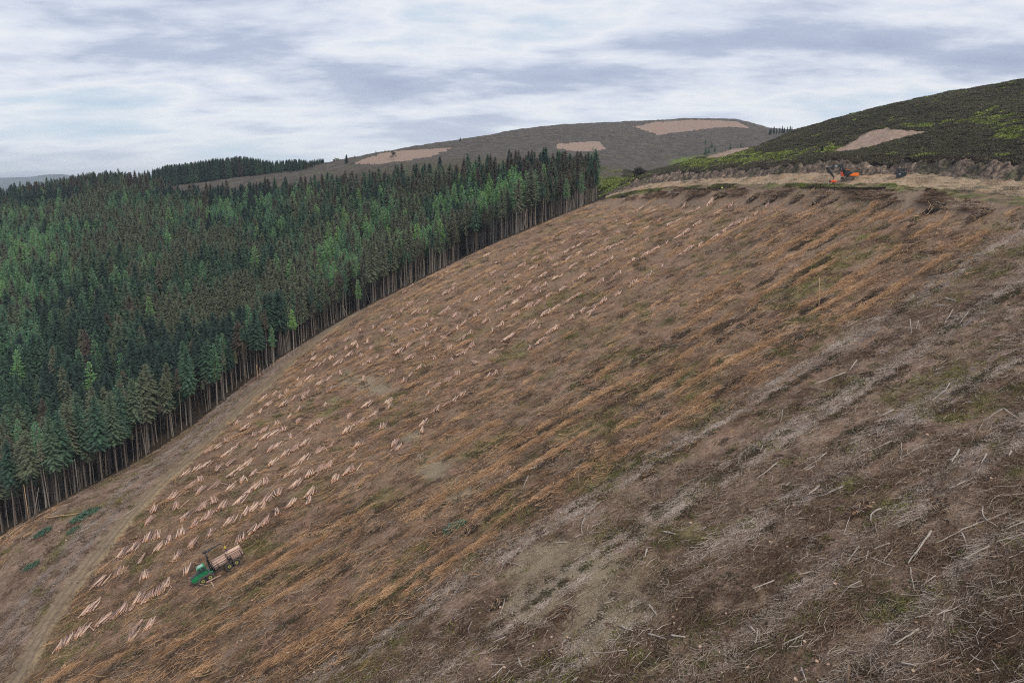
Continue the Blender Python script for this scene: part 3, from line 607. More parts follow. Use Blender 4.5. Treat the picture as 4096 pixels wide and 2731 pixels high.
# slender suppressed stems just inside the edge
THN=[]
for i in range(3):
    T_,V_,F_=conifer(700+i,H=20,cb=[.72,.8,.66][i],wd=1.3,full=.8); T_.v=[(a*.62,b*.62,c) for a,b,c in T_.v]; b0=len(T_.v); T_.v+=[tuple(q) for q in V_]; T_.f+=[tuple(k+b0 for k in f) for f in F_]; T_.m+=[2]*len(F_); T_.sm+=[False]*len(F_); THN.append(T_.mesh('slender_%d'%i,[[m_bark2,m_bark,m_bark2][i],m_dead,m_needle]))
tx=rng.uniform(-330,110,26000); ty=rng.uniform(140,440,26000); tz_=z_at(tx,ty,False); tu,tv=to_px(tx,ty,tz_); dd=vedge(tu)-tv; kq=(dd>3)&(dd<95*rng.random(26000)**1.3)&(tu<2380)&(tu>-300)&(rng.random(26000)<.55)
nq=int(kq.sum()); Rq=np.zeros((nq,3)); Rq[:,:2]=rng.normal(0,.03,(nq,2)); Rq[:,2]=rng.uniform(0,6.28,nq); print('slender',nq)
scatter('slender_stems',np.stack([tx,ty,tz_],-1)[kq],Rq,rng.uniform(.55,1.1,nq),THN,rng.integers(0,3,nq),rng.choice([.1,.3,.5,.65,.72],nq),'crowded slender bare stems just inside the wood edge','stems')
print('forest',ns,'spruce faces',len(SPR[0][1].polygons))
# ------------------------------------------------------------------ stacks of cut logs
LOGC=[(0.0,(.33,.20,.15)),(.3,(.42,.275,.215)),(.55,(.36,.26,.215)),(.8,(.52,.39,.29)),(1.0,(.60,.44,.28))]
m_log=mat('log_bark',(.42,.275,.22),.85,.4,2.2,spec=.2)
m_logp=mat('peeled_log',(.58,.42,.32),.8,.35,2.2,spec=.2)
m_logo=mat('dull_log',(.20,.14,.12),.85,.35,2.2,spec=.2)
m_end=mat('sawn_end',(.60,.26,.09),.8,.25,4,spec=.2)
m_end2=mat('pale_sawn_end',(.66,.50,.32),.8,.2,4,spec=.2)
LOGM=[]
for i in range(7):
    b=MB(); R_=random.Random(40+i); L=[3.1,3.0,3.2,2.9,3.4,2.4,4.4][i]; r=[.095,.115,.08,.13,.10,.085,.11][i]
    k=R_.uniform(-.06,.06); b.tube([(k,-L/2,0),(-k*.5,-L/6,.02),(-k,L/6,-.02),(k,L/2,0)],[r*1.12,r*1.03,r*.95,r*.86],7,0,True,1)
    LOGM.append(b.mesh('log_%s'%'abcdefg'[i],[[m_log,m_logo,m_log,m_logp,m_logp,m_log,m_logo][i],[m_end,m_end,m_end2][i%3]]))
def pile_logs(seed,w,B=-.45):
    """positions of the logs in a stack whose row runs along local x; logs lie along local y, fanned out"""
    R_=random.Random(seed); out=[]; n=max(2,int(round(w*R_.uniform(5,7.2)))); B0=B+R_.uniform(-.22,.3); q=min(1.55,1/max(.36,math.cos(B0)))*.93; fan=R_.choice([-1,1,0,.5])*R_.uniform(.10,.42); x=-n*.145*q
    for k in range(n):
        yaw=B0+fan*(x/(n*.15+.01))+R_.uniform(-.09,.09); out.append((R_.randrange(7 if R_.random()<.2 else 6),(x-math.sin(yaw)*-1.3*.2,R_.uniform(-.18,.18),.10+R_.uniform(0,.04)),yaw,R_.uniform(-.02,.05))); x+=R_.uniform(.24,.33)*q
    x=-n*.11*q
    for k in range(int(n*.62)):
        yaw=B0+fan*.8*(x/(n*.15+.01))+R_.uniform(-.16,.16); out.append((R_.randrange(6),(x,R_.uniform(-.2,.2),.33+R_.uniform(0,.06)),yaw,R_.uniform(-.03,.05))); x+=R_.uniform(.26,.4)*q
    for k in range(int(n*.25)):
        out.append((R_.randrange(6),(R_.uniform(-.1,.1)*n*q,R_.uniform(-.3,.3),.52),B0+R_.uniform(-.35,.35)+fan*.3,R_.uniform(-.04,.06)))
    if R_.random()<.4: out.append((R_.randrange(6),(R_.choice([-1,1])*(n*.17*q+.3),R_.uniform(-1.2,.3),.1),R_.uniform(-.9,.9),0))
    return out
def merged_pile(seed,w,B):
    b=MB()
    for li,p,yaw,pi_ in pile_logs(seed,w,B):
        M_=Matrix.Translation(p)@Matrix.Rotation(yaw,4,'Z')@Matrix.Rotation(pi_,4,'X'); me=LOGM[li]
        base=2 if li in(1,6) else 1 if li in (3,4) else 0
        b.add([M_@v_.co for v_ in me.vertices],[tuple(p_.vertices) for p_ in me.polygons],0,False)
        nf=len(me.polygons)
        for q,p_ in enumerate(me.polygons): b.m[len(b.m)-nf+q]= base if p_.material_index==0 else (3 if li%3<2 else 4)
    return b.mesh('log_stack_%d_%d'%(seed,int(w*10)),[m_log,m_logp,m_logo,m_end,m_end2])
BS=(-.40,-.68,-.95)
PV=[[[merged_pile(900+10*k+i+100*j,w,B) for i in range(5)] for k,w in enumerate((.55,.85,1.15,1.5))] for j,B in enumerate(BS)]
def pz(ox,oy,s,L): return [(ox+t[0]/s,oy+t[1]/s,(t[2] if len(t)>2 else 1.0)) for t in L]
PL=pz(100,2000,2.613,[(1040,540),(1170,485,1.1),(1300,400),(1385,365),(1415,495),(1320,205),(1700,165),(1645,345),(1610,575),(1240,600,.4),(1000,735,1.2),(1265,775),(785,870,1.3),(1430,930,1.3),(1490,870,1.3),(1320,985),(1215,1020),(1165,1080,.5),(705,1120,1.4),(1030,1145,1.2),(845,1255,1.2),(1335,1280),(1200,1290,.5),(1145,1405),(610,1390,1.3),(420,1500,1.4),(480,1455,1.2),(1705,730,1.1),(1770,455,1.2),(1360,85,.8),(1590,60,.8)])
PL+=pz(600,1700,2.613,[(1010,30),(1100,85),(1200,35),(1220,120,1.2),(1310,75),(1410,30),(810,150),(720,210),(620,245),(875,240),(820,290),(1110,210,.7),(1480,110,.7),(1280,245),(1350,205),(1640,190,1.1),(1530,240),(1780,260,1.3),(2070,60),(2200,190,1.4),(2145,275,.5),(1430,300),(1300,395,1.3),(1630,340),(1570,395,.8),(1500,485),(1880,400),(1790,440),(1680,500,1.2),(2100,490,1.3),(1950,580,1.2),(1540,600),(1690,720,1.2),(1680,790,.8),(1490,830,1.2),(1350,705),(1240,770,1.1),(1205,840,.4),(1345,915,.8),(1220,1010,1.4),(1110,1080),(1095,860,1.2),(1020,910,.6),(1060,680,1.1),(1120,635),(1220,585),(960,780),(970,580,.8),(1085,505,.8),(1030,400,1.1),(960,450),(890,490),(860,640),(700,620,1.2),(535,555),(440,610),(545,690),(385,495),(500,445),(600,405),(720,430,.7),(250,720,1.2),(270,850),(400,945),(560,840),(680,780),(780,840,1.2),(640,940,1.2),(490,1025,1.2),(860,1000,1.5),(340,1120,1.3),(215,1205,.8),(650,1130,1.3),(490,1240,1.3),(950,1175,1.2),(50,870,.8),(845,370,.5),(1920,180,.5),(730,1270,1.0)])
PL+=pz(900,1350,2.94,[(1520,65),(1210,100,.8),(1190,40,.6),(1040,185,.6),(1050,250),(1310,200,.7),(1240,245,.8),(1180,270,.4),(1475,190),(1610,210,.9),(1730,125),(1805,215,.6),(1345,275),(1700,270,1.1),(1430,125,.8),(1570,110,.7),(1990,85),(2170,100,1.1),(2060,175),(2190,240),(1975,380,1.3),(2130,480,1.2),(2200,420,.7),(2300,350,1.2),(1370,405,.7),(1640,480,.7),(1080,335,.7),(950,415,.8),(1000,475),(885,545),(860,490,.6),(1120,530),(1215,490,.8),(1250,585,1.4),(960,650),(840,710,1.1),(930,695,.8),(735,640,.9),(650,700,.9),(590,660,.8),(470,705,1.2),(520,775),(700,780,1.2),(1180,785,.9),(900,825,1.1),(765,905,.9),(305,915),(430,850,.6),(620,985),(880,975,1.2),(1110,980),(1030,1025),(1480,915,1.2),(1680,780,1.1),(1770,895,1.5),(1605,985,1.1),(1865,1035,1.3),(1440,1105,1.2),(1930,740,1.2),(1960,790,1.2),(150,1000,.8),(2010,1220),(2040,1270,.8)])
r4=[(820,60,.8),(750,95,.8),(600,155),(540,190,.6),(820,210),(870,140,.9),(860,180,.8),(900,265,1.1),(700,265,1.2),(580,270,.8),(620,325,1.2),(690,330,.8),(820,320,1.4),(880,350,1.3),(520,325,.7),(610,385),(440,370,.7),(400,355,.7),(330,440,.8),(390,460,.8),(475,410,.9),(550,420,.9),(600,455,.8),(445,490,.9),(240,445,.8),(190,540),(290,530,.7),(145,515,.7),(660,500),(740,440,.9),(690,555),(840,570,1.1),(800,500,1.1),(930,500,.8),(980,460,.9),(935,405,.8),(895,435,.6),(1010,355),(1040,330,.8),(1080,390,1.1),(1140,455),(1190,420,.9),(1250,500,1.5),(990,555,1.1),(940,600,1.2),(1130,600,1.2),(855,655,.8),(740,645,.9),(1015,680,1.2),(720,380,.8),(680,415,.8)]
PL+=pz(1300,1050,1.68,r4)
PL+=pz(1600,1250,1.493,[(345,375,1.2),(290,410,1.2),(225,440,1.1),(185,475),(375,490,1.2),(320,525,1.2),(225,575,.8),(150,645),(140,695,.7),(545,380),(575,365,.8),(800,60,1.4),(840,85,.6),(920,105,1.4),(790,205),(850,170),(1030,30,.9)])
PL+=pz(1900,820,1.68,[(860,100,1.2),(960,105),(720,180,1.3),(825,185),(1090,35),(1130,15,.8),(1190,45),(1100,105,.7),(960,180),(1045,130,.8),(1075,185),(1160,145,.7),(1310,135,1.2),(1240,95,.8),(1160,225,1.1),(890,225),(530,225,.8),(600,245,.9),(660,275,.9),(715,255,.8),(615,305),(520,295,.8),(470,320,.7),(345,325,.8),(265,340,.8),(165,380,.7),(90,335),(410,350,1.2),(515,365,1.3),(640,360,1.2),(710,325,.8),(800,340,1.3),(930,275,1.3),(880,300,1.2),(985,250),(1030,300,1.2),(910,370,1.4),(1070,375,1.5),(1150,335,1.5),(1190,315),(1230,285),(1290,250,.8),(1275,395,1.2),(320,400),(400,420,1.2),(285,485,1.2),(210,465),(130,460,.9),(15,475),(465,470,1.1),(665,410,1.3),(550,405,.6),(540,485,.8),(590,465,.7),(825,415,1.1),(730,475,1.3),(670,515,.8),(965,455,1.4),(850,510,1.5),(1180,460,1.5),(1070,525,1.7),(370,520,.8),(475,530,.8),(410,565,1.2),(420,585,.6),(300,560,.8),(235,590),(120,580),(590,565,1.1),(500,610,1.2),(320,620,1.1),(270,655,.8),(690,605,1.2),(630,640,1.2),(365,680,1.2),(430,650,.8),(190,700,1.2),(170,625,.8),(20,635),(30,720),(280,735),(550,685,1.3),(480,725,1.1),(870,645,1.5),(810,680,1.3),(730,710,1.3),(795,710,.8),(965,600,1.3),(640,745,1.1)])
PL+=pz(2400,780,1.68,[(600,125,1.1),(660,100,.8),(750,50),(880,65,1.1),(790,115),(1060,115,1.3),(1135,55,1.2),(990,155,1.1),(930,180,1.2),(870,205,1.2),(840,235,1.2),(780,285,1.4),(665,190,1.2),(590,235,1.3),(540,270,1.5),(685,325,1.3),(580,380,1.8),(610,355),(570,65,.7),(515,180,1.2)])
ded=[]
for p in PL:
    if all((p[0]-q[0])**2+(p[1]-q[1])**2>13**2 for q in ded) and not (770<p[0]<960 and 2180<p[1]<2350): ded.append(p)
PL=ded
def place_frame(o,p,yaw,lift=0,tilt=True):
    n=normals(np.array([p.x]),np.array([p.y]),2.0); Rm=frame(n,np.array([yaw]))[0] if tilt else np.array(Euler((0,0,yaw)).to_matrix())
    M_=Matrix([[*Rm[0]],[*Rm[1]],[*Rm[2]]]).to_4x4(); M_.translation=Vector(p)+Vector(Rm[:,2])*lift; o.matrix_world=M_; return M_
ROWYAW=math.atan2(RS,RC)
info=[]
for (a,b,w_) in PL:
    p=hit(a,b+3); info.append((p,w_,a,b))
# size on the photo decides which stacks are things of their own
info.sort(key=lambda t:-(t[1]+.25)/t[0].y)
def pile_place(a,b):
    r_,w2=row_of(*[c for c in (hit(a,b).x,hit(a,b).y)])
    if b>2380 or (a<500 and b>2150): return 'beside the dirt track at lower left'
    if b>2000 and a<1100: return 'in the rows above the green forwarder' 
    if b>1700 and a<1000: return 'between the dirt track and the middle rows'
    if b>1650: return 'in the rows downhill of the pale scree'
    if b>1400 and a<1500: return 'in the rows uphill of the track bend'
    if b>1300: return 'in the middle rows right of the pale scree'
    if a<1900: return 'in the dense rows near the upper wood edge'
    if b>1050: return 'in the long rows at the middle of the slope'
    if a<2500: return 'in the rows under the wood corner'
    return 'in the highest rows below the gravel road'
rest=[]
for i,(p,w_,a,b) in enumerate(info):
    R_=random.Random(int(a*7+b)); k=min(3,int(np.argmin([abs(w_-q) for q in (.55,.85,1.15,1.5)]))); yaw=ROWYAW+R_.uniform(-.22,.12); var=R_.randrange(5); bj=int(np.clip((a-900+R_.uniform(-500,500))/700,0,2))
    if i>=290: rest.append((p,k,var,yaw,bj)); continue
    where=pile_place(a,b); size=['small','short','broad','long'][k]; lab='%s stack of cut logs %s'%(size,where); grp='%s stacks of cut logs %s'%(size,where)
    if i<55:
        o=link('log_stack',None); 
        for li,q,yw,pt in pile_logs(R_.randrange(9999),(.55,.85,1.15,1.5)[k],BS[bj]):
            c=link('log',LOGM[li],o); c.location=q; c.rotation_euler=(pt,0,yw)
    else: o=link('log_stack',PV[bj][k][var])
    o.matrix_world=place_frame(o,p,yaw,.14)@Matrix.Scale(1.05,4); props(o,lab,'log stack',grp)
if rest:
    V=[];Fs=[];mi=[]
    b_=MB()
    for p,k,var,yaw,bj in rest:
        me=PV[bj][k][var]; d=bpy.data.objects.new('tmp',None); M_=place_frame(d,p,yaw,.12); bpy.data.objects.remove(d)
        b_.add([M_@v_.co for v_ in me.vertices],[tuple(q.vertices) for q in me.polygons]); nf=len(me.polygons)
        for q,p_ in enumerate(me.polygons): b_.m[len(b_.m)-nf+q]=p_.material_index
    o=b_.build('cut_logs',[m_log,m_logp,m_logo,m_end,m_end2]); props(o,'smallest far stacks of cut logs under the wood edge','logs',kind='stuff')
print('piles',len(info))
# ------------------------------------------------------------------ fallen stems, picked out one by one
m_grey=mat('weathered_stem',(.37,.32,.275),.85,.3,1.8,spec=.2); m_brown=mat('brown_stem',(.27,.19,.135),.9,.35,1.8,spec=.2); m_tan=mat('fresh_stem',(.50,.33,.19),.85,.3,1.8,spec=.2)
def stem(a,b,c,d,r=.10,m=None,name='fallen_stem',lift=.25,lab=None,grp=None,bend=0.0,cat='dead stem'):
    p=hit(a,b); q=hit(c,d); L=(q-p).length
    if L>14: q=p+(q-p)*14/L; q.z=float(z_at(q.x,q.y)); L=14
    o_=p.copy(); mbb=MB(); side=(q-p).cross(Vector((0,0,1))).normalized(); pts=[]
    R_=random.Random(int(a+b)); r=r*.8
    for k in range(7):
        t=k/6; w_=p.lerp(q,t)+side*(bend*L*math.sin(t*3.14)+R_.uniform(-.035,.035)*L*.5)
        z_=float(z_at(w_.x,w_.y)); w_.z=z_*.35+w_.z*.65+lift+r; pts.append(w_-o_)
    mbb.tube(pts,[r*(1.15-.55*k/6) for k in range(7)],7,0,True,1)
    for k in range(R_.randrange(1,5)):
        t=R_.randrange(1,6); dr=(side*R_.choice([-1,1])+(q-p).normalized()*.8+Vector((0,0,R_.uniform(-.1,.5)))).normalized()*R_.uniform(.3,1.1)
        mbb.tube([pts[t],pts[t]+dr],[r*.35,.012],4,0,False)
    o=link(name,mbb.mesh(name,[m or m_grey,m_end2]),None,o_); props(o,lab,cat,grp); return o
def seg(ox,oy,s,L): return [[t[0]/s+ox,t[1]/s+oy,t[2]/s+ox,t[3]/s+oy]+list(t[4:]) for t in L]
DW=seg(3000,1900,1.887,[(1370,440,1190,690,.15),(820,560,720,690,.11),(1940,280,1720,365,.13),(1720,365,1400,515,.10),(1600,205,1760,230,.09),(1760,235,1870,410,.09,.12),(985,285,910,370,.13,.2),(1600,440,1640,560,.12),(180,820,20,900,.10),(480,710,370,765,.11),(400,1230,240,1300,.09),(830,820,670,950,.08,.1),(910,660,1090,725,.08),(1220,720,1375,770,.08),(1205,720,1240,885,.07),(1490,1055,1400,1095,.12),(1270,1190,1080,1310,.12),(700,125,520,190,.07),(1620,40,1500,95,.09),(765,320,705,465,.07),(385,1445,425,1565,.10),(1140,1440,1250,1465,.11),(1500,1360,1370,1440,.09),(1660,1370,1810,1440,.08,.1),(1820,1420,1890,1505,.08),(2055,1440,1990,1500,.10),(60,1160,45,1260,.12),(0,1150,75,1215,.12),(525,100,440,190,.12),(1070,590,1005,680,.07),(890,600,870,680,.08),(1230,1190,1060,1180,.07),(2060,480,1850,560,.10),(1800,600,1600,690,.09),(2060,395,1880,450,.09),(1050,540,930,600,.09),(1400,770,1290,850,.08),(720,1310,560,1400,.06)])
DW+=seg(3000,1200,1.96,[(1260,160,1262,265,.10),(1110,225,1255,228,.05),(630,85,710,165,.08),(1710,110,1640,195,.09),(1590,90,1520,190,.10),(835,480,780,548,.13),(745,560,510,672,.11),(1570,640,1535,695,.10),(1535,695,1420,785,.08),(460,700,590,712,.09),(1975,865,1830,945,.07),(1830,945,1670,1210,.06),(1640,1180,1580,1280,.13),(1190,1120,1180,1278,.07),(1360,1140,1190,1250,.06),(1115,1095,910,1200,.10),(1125,870,1010,920,.14),(255,890,240,975,.07),(220,1290,50,1435,.10),(310,1470,282,1500,.11),(540,1470,480,1530,.15),(720,1500,600,1535,.08),(1690,1410,1560,1472,.11),(1855,1210,1815,1270,.12),(2050,1180,2030,1225,.14),(1530,0,1610,30,.14),(1440,62,1555,68,.11),(1320,180,1300,235,.08),(910,20,830,110,.08),(380,365,480,378,.10),(1010,400,1105,410,.08),(1980,850,2095,935,.09),(1340,330,1550,325,.05),(100,1170,80,1210,.08),(600,1220,530,1280,.10)])
DW+=seg(1800,1900,1.887,[(1610,440,1700,470,.15),(1485,560,1470,630,.16),(1605,235,1440,265,.07),(1400,367,1270,368,.09),(410,680,545,722,.08),(410,690,365,805,.05),(1090,260,995,350,.11),(1020,370,1000,470,.09,.1),(880,530,780,550,.09),(1500,1000,1560,1065,.12),(1495,1225,1630,1250,.12),(1670,1225,1770,1245,.15),(1690,945,1840,945,.10),(415,1220,325,1262,.10),(515,1370,540,1440,.14),(310,1415,410,1415,.10),(410,1430,270,1562,.09),(455,1445,390,1540,.07),(418,935,375,1060,.09),(1200,800,1150,855,.06),(1930,430,1865,470,.05),(2100,290,2010,360,.12),(1520,1360,1400,1480,.05),(590,15,555,90,.09),(970,1540,910,1566,.08),(1330,1340,1140,1350,.10),(1290,1160,1380,1190,.11)])
for i,t in enumerate(DW):
    r_=t[4]; bd=t[5] if len(t)>5 else 0
    where='at the lower right corner' if t[0]>3400 and t[1]>2150 else 'in the right half, lower slope' if t[0]>3000 and t[1]>1900 else 'on the grey right slope below the heather' if t[0]>3000 else 'near the bottom, right of the bare scree' if t[0]>2350 else 'near the bottom, around the bare scree'
    sz='thick' if r_>=.12 else 'slim' if r_>=.08 else 'thin'
    m=m_brown if i%9==4 else m_grey
    lab='%s %s dead stem lying %s'%(sz,'brown' if m is m_brown else 'weathered grey',where)
    stem(t[0],t[1],t[2],t[3],r_*(1.0 if t[1]>1900 else 1.1),m,lab=lab,grp=lab.replace('stem lying','stems lying'),bend=bd)
stem(180,2073,312,2058,.17,m_tan,lab='long peeled trunk lying on the pale strip, its green top still on',cat='felled tree',name='felled_tree')
stem(540,2033,494,2065,.10,m_grey,lab='upper whitish stem on the left verge of the dirt track'); stem(483,2075,433,2092,.08,m_grey,lab='lower whitish stem on the left verge of the dirt track')
stem(821,2332,884,2304,.22,m_log,lab='stout bark covered log right under the forwarder',name='loose_log',cat='log')
stem(842,2326,858,2350,.10,m_logp,lab='short pale log below the forwarder, left one of two',name='loose_log',cat='log'); stem(845,2328,856,2342,.09,m_logp,lab='short pale log below the forwarder, right one of two',name='loose_log',cat='log',lift=.35)
for q in seg(600,1700,2.613,[(1590,575,1475,685),(1840,245,1740,322),(1650,30,1520,140),(990,755,905,850),(410,800,300,890),(940,180,880,250),(1780,490,1680,580)])+seg(1900,820,1.68,[(935,503,860,540),(805,550,750,592),(1130,525,1175,535)])+seg(1300,1050,1.68,[(850,460,770,545)]):
    stem(*q[:4],.16,m_log,lab='single long log left between the stacks on the log rows',grp='single long logs between the stacks',name='loose_log',cat='log')
# ------------------------------------------------------------------ stumps
m_stumpb=mat('stump_bark',(.16,.115,.085),.95,.35,4,spec=.1); m_face=mat('stump_face',(.40,.29,.205),.8,.25,5,spec=.2); m_facep=mat('pink_stump_face',(.46,.31,.22),.8,.25,5,spec=.2)
STM=[]
for i in range(5):
    b=MB(); R_=random.Random(70+i); n=12; r=[.17,.20,.16,.23,.19][i]; h=[.30,.36,.28,.42,.5][i]; ph=R_.random()*6; rings=[]
    for z_,k in((-.5,1.7),(.03,1.35),(.12,1.08),(h,1.0)):
        for j in range(n):
            t=6.283*j/n; q=r*k*(1+.12*math.sin(3*t+ph)*(k-.7)*1.6+.05*math.sin(5*t)); b.v.append((q*math.cos(t),q*math.sin(t),z_+(0.05*math.cos(t+ph) if z_==h else 0)))
    for a in range(3):
        for j in range(n): b.f.append((a*n+j,a*n+(j+1)%n,(a+1)*n+(j+1)%n,(a+1)*n+j)); b.m.append(0); b.sm.append(True)
    bs=b.mesh('stump_bark_%d'%i,[m_stumpb]); f=MB(); top=b.v[3*n:]; f.add([(x*.985,y*.985,z_+.004) for x,y,z_ in top]+[(x*.93,y*.93,z_+.012) for x,y,z_ in top],[(j,(j+1)%n,(j+1)%n+n,j+n) for j in range(n)]+[tuple(range(n,2*n))]); fs=f.mesh('stump_face_%d'%i,[[m_face,m_facep][i%2]])
    STM.append((bs,fs))
SP=pz(1800,1900,1.887,[(410,1435),(225,1470),(735,1145),(765,1220),(765,1320),(190,940),(195,430),(290,555),(1270,765),(1690,1132),(1885,1318),(2205,697),(2085,240),(2335-90,1462),(835,315),(885,1220),(245,470),(380,1000),(1395,235)])
SP+=pz(3000,1900,1.887,[(1560,480),(955,125),(490,495),(1780,855),(1720,940),(1930,1030),(1250,1130),(410,1278),(485,1320),(690,1000),(1617,1215),(1757,1240),(1180,710),(150,540),(1550,1300),(1870,1310),(1855,1290),(1085,1440),(1290,540),(1075,1560),(1150,1330),(1500,190)])
SP+=pz(3000,1200,1.96,[(1825,873),(1275,1265),(940,1265),(990,1500),(930,845),(1410,1200),(450,115),(150,408),(720,490),(1890,1390),(770,975),(1210,745)])
SP+=pz(100,2000,2.613,[(65,705),(540,605),(605,605),(680,480),(250,480),(430,410),(570,325),(820,295),(540,550),(475,520),(140,780),(500,580),(270,620),(310,265),(360,330),(420,770),(550,855),(215,540),(560,450),(435,740),(200,190),(640,270),(180,965),(300,890)])
nl=len(SP)
while len(SP)<230:
    a=random.uniform(900,4090); b=2720-1500*random.random()**1.7
    if random.random()<.16: a,b=random.uniform(0,520),random.uniform(1950,2720)
    if b<vedge(a)+20 or track_mask(np.array([a]),np.array([b]))[0][0]<1.3: continue
    if blobs(SCREE,np.array([a]),np.array([b]),np.array([0.]),np.array([0.]))[0]>.4: continue
    SP.append((a,b,1))
for i,(a,b,_) in enumerate(SP):
    p=hit(a,b+2); 
    tq,ts_=track_mask(np.array([a]),np.array([b])); lf=ts_[0]<-.8
    where='on the pale strip between track and wood' if lf else 'at the lower right, among grey stems' if a>3000 and b>1900 else 'on the grey slope below the heather hill' if a>3000 else 'near the bare scree at the bottom' if b>2150 and a>1700 else 'on the orange brash slope'
    k=random.randrange(5); o=link('tree_stump',None,None,p,(0,0,random.random()*6)); s=random.uniform(.6,1.0); o.scale=(s,s,s*random.uniform(.8,1.3))
    link('bark',STM[k][0],o); link('sawn_face',STM[k][1],o); props(o,'low sawn tree stump '+where,'tree stump','sawn tree stumps '+where)
# ------------------------------------------------------------------ brash, twigs, stones: what nobody could count
m_s_grey=mat('grey_sticks',(.4,.35,.3),.9,.35,2.5,inst=[(0,(.22,.165,.13)),(.5,(.39,.315,.26)),(1,(.62,.53,.46))],spec=.15)
m_s_fresh=mat('split_wood',(.5,.3,.15),.85,.35,2.5,inst=[(0,(.22,.125,.07)),(.5,(.44,.265,.145)),(1,(.66,.43,.25))],spec=.15)
m_s_twig=mat('brown_twigs',(.15,.1,.07),.95,.4,2.5,inst=[(0,(.05,.030,.020)),(.35,(.125,.078,.052)),(.6,(.26,.175,.12)),(.8,(.40,.295,.21)),(1,(.55,.44,.34))],spec=.1)
m_moss=mat('moss_and_grass',(.1,.12,.03),.95,.4,2.5,inst=[(0,(.07,.07,.028)),(.4,(.125,.12,.042)),(.7,(.20,.175,.065)),(1,(.22,.245,.075))],spec=.1)
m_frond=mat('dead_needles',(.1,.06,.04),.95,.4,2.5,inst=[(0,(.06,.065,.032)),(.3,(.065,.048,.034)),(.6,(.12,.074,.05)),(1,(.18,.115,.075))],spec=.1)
m_stone=mat('scree_stones',(.4,.35,.27),.9,.35,3,inst=[(0,(.22,.18,.13)),(.5,(.38,.32,.235)),(1,(.55,.49,.40))],spec=.15)
def sticks(seed,n,L,r,W,yawsd,hz,m,crook=.12):
    R_=np.random.default_rng(seed); V=[];Fc=[]
    for _ in range(n):
        c=np.array([R_.uniform(-W,W)*1.35,R_.uniform(-W,W)*.8,R_.gamma(1.5,hz)]); yaw=R_.normal(0,yawsd); l=R_.uniform(*L); rr=R_.uniform(*r); pit=R_.normal(0,.09)
        d=np.array([math.cos(yaw),math.sin(yaw),pit]); s=np.array([-d[1],d[0],0]); k=R_.uniform(-crook,crook)*l
        for a,(q0,q1) in enumerate(((-.5,0),(0,.5))):
            p0=c+d*l*q0+s*k*(0 if a==0 else 1); p1=c+d*l*q1+s*k*(1 if a==0 else 0); ra=rr*(1 if a==0 else .8); rb=rr*(.8 if a==0 else .45); b=len(V)
            for p,q in((p0,ra),(p1,rb)):
                for t in (1.57,3.66,5.76): V.append(p+s*math.cos(t)*q+np.array([0,0,1])*math.sin(t)*q)
            Fc+= [(b,b+1,b+4),(b,b+4,b+3),(b+1,b+2,b+5),(b+1,b+5,b+4),(b+2,b,b+3),(b+2,b+3,b+5)]
    return mesh_np('sticks_%d'%seed,np.array(V),np.array(Fc),[m])
def leaves(seed,n,W,h,sz,m,up=.6):
    R_=np.random.default_rng(seed); V=[];Fc=[]
    for _ in range(n):
        a=R_.random()*6.28; q=W*math.sqrt(R_.random()); p=np.array([q*math.cos(a)*1.3,q*math.sin(a)*.8,R_.random()*h*(1-.6*q/W)]); d=R_.normal(0,1,3); d[2]=abs(d[2])*up; d/=np.linalg.norm(d)
        s=np.cross(d,R_.normal(0,1,3)); s/=np.linalg.norm(s)+1e-6; l=R_.uniform(*sz); b=len(V); V+=[p-s*l*.28,p+s*l*.28,p+d*l+s*l*.05]; Fc.append((b,b+1,b+2))
    return mesh_np('leaves_%d'%seed,np.array(V),np.array(Fc),[m])
def stones(seed,n,W,r,m):
    R_=np.random.default_rng(seed); V=[];Fc=[]
    base=np.array([(1,0,0),(0,1,0),(-1,0,0),(0,-1,0),(0,0,1),(0,0,-1)],float); ff=[(0,1,4),(1,2,4),(2,3,4),(3,0,4),(1,0,5),(2,1,5),(3,2,5),(0,3,5)]
    for _ in range(n):
        c=np.array([R_.uniform(-W,W),R_.uniform(-W,W),0]); k=R_.uniform(*r); b=len(V); Q=np.linalg.qr(R_.normal(0,1,(3,3)))[0]
        for v_ in base: V.append(c+(Q@(v_*R_.uniform(.6,1.2)*np.array([1.2,1,.7])))*k)
        Fc+=[(i+b,j+b,l+b) for i,j,l in ff]
    return mesh_np('stones_%d'%seed,np.array(V),np.array(Fc),[m])
P_grey=[sticks(300+i,38,(.10,.55),(.010,.026),1.4,1.1,.03,m_s_grey,.04) for i in range(4)]+[sticks(310+i,9,(.5,1.9),(.014,.034),1.5,1.1,.09,m_s_grey,.14) for i in range(6)]
P_fresh=[sticks(320+i,16,(.3,1.3),(.016,.042),1.4,.75,.08,m_s_fresh,.16) for i in range(4)]+[sticks(330+i,6,(.8,2.3),(.025,.05),1.4,.7,.15,m_s_fresh,.18) for i in range(3)]
P_twig=[sticks(340+i,26,(.4,1.7),(.010,.022),1.5,1.0,.10,m_s_twig,.22) for i in range(5)]
P_moss=[leaves(350+i,70,1.1,.22,(.14,.34),m_moss) for i in range(3)]
P_frond=[leaves(360+i,60,1.1,.22,(.15,.4),m_frond,.3) for i in range(3)]
P_stone=[stones(370+i,26,1.1,(.03,.12),m_stone) for i in range(3)]
def cand(n,lo=50,hi=395,s=1.0,dpow=0.0):
    a=rng.uniform(-.86,.86,n); D=lo*(hi/lo)**(rng.random(n)**(1.0)); x=a*D; y=D; z=z_at(x,y); Mk=masks(x,y,z)
    Dj=np.interp(a,al_g,DK[2]); ok=(y<Dj-1)&~((Mk['v']<vedge(Mk['u'])+6)&(Mk['u']<2400))
    return x,y,z,Mk,ok
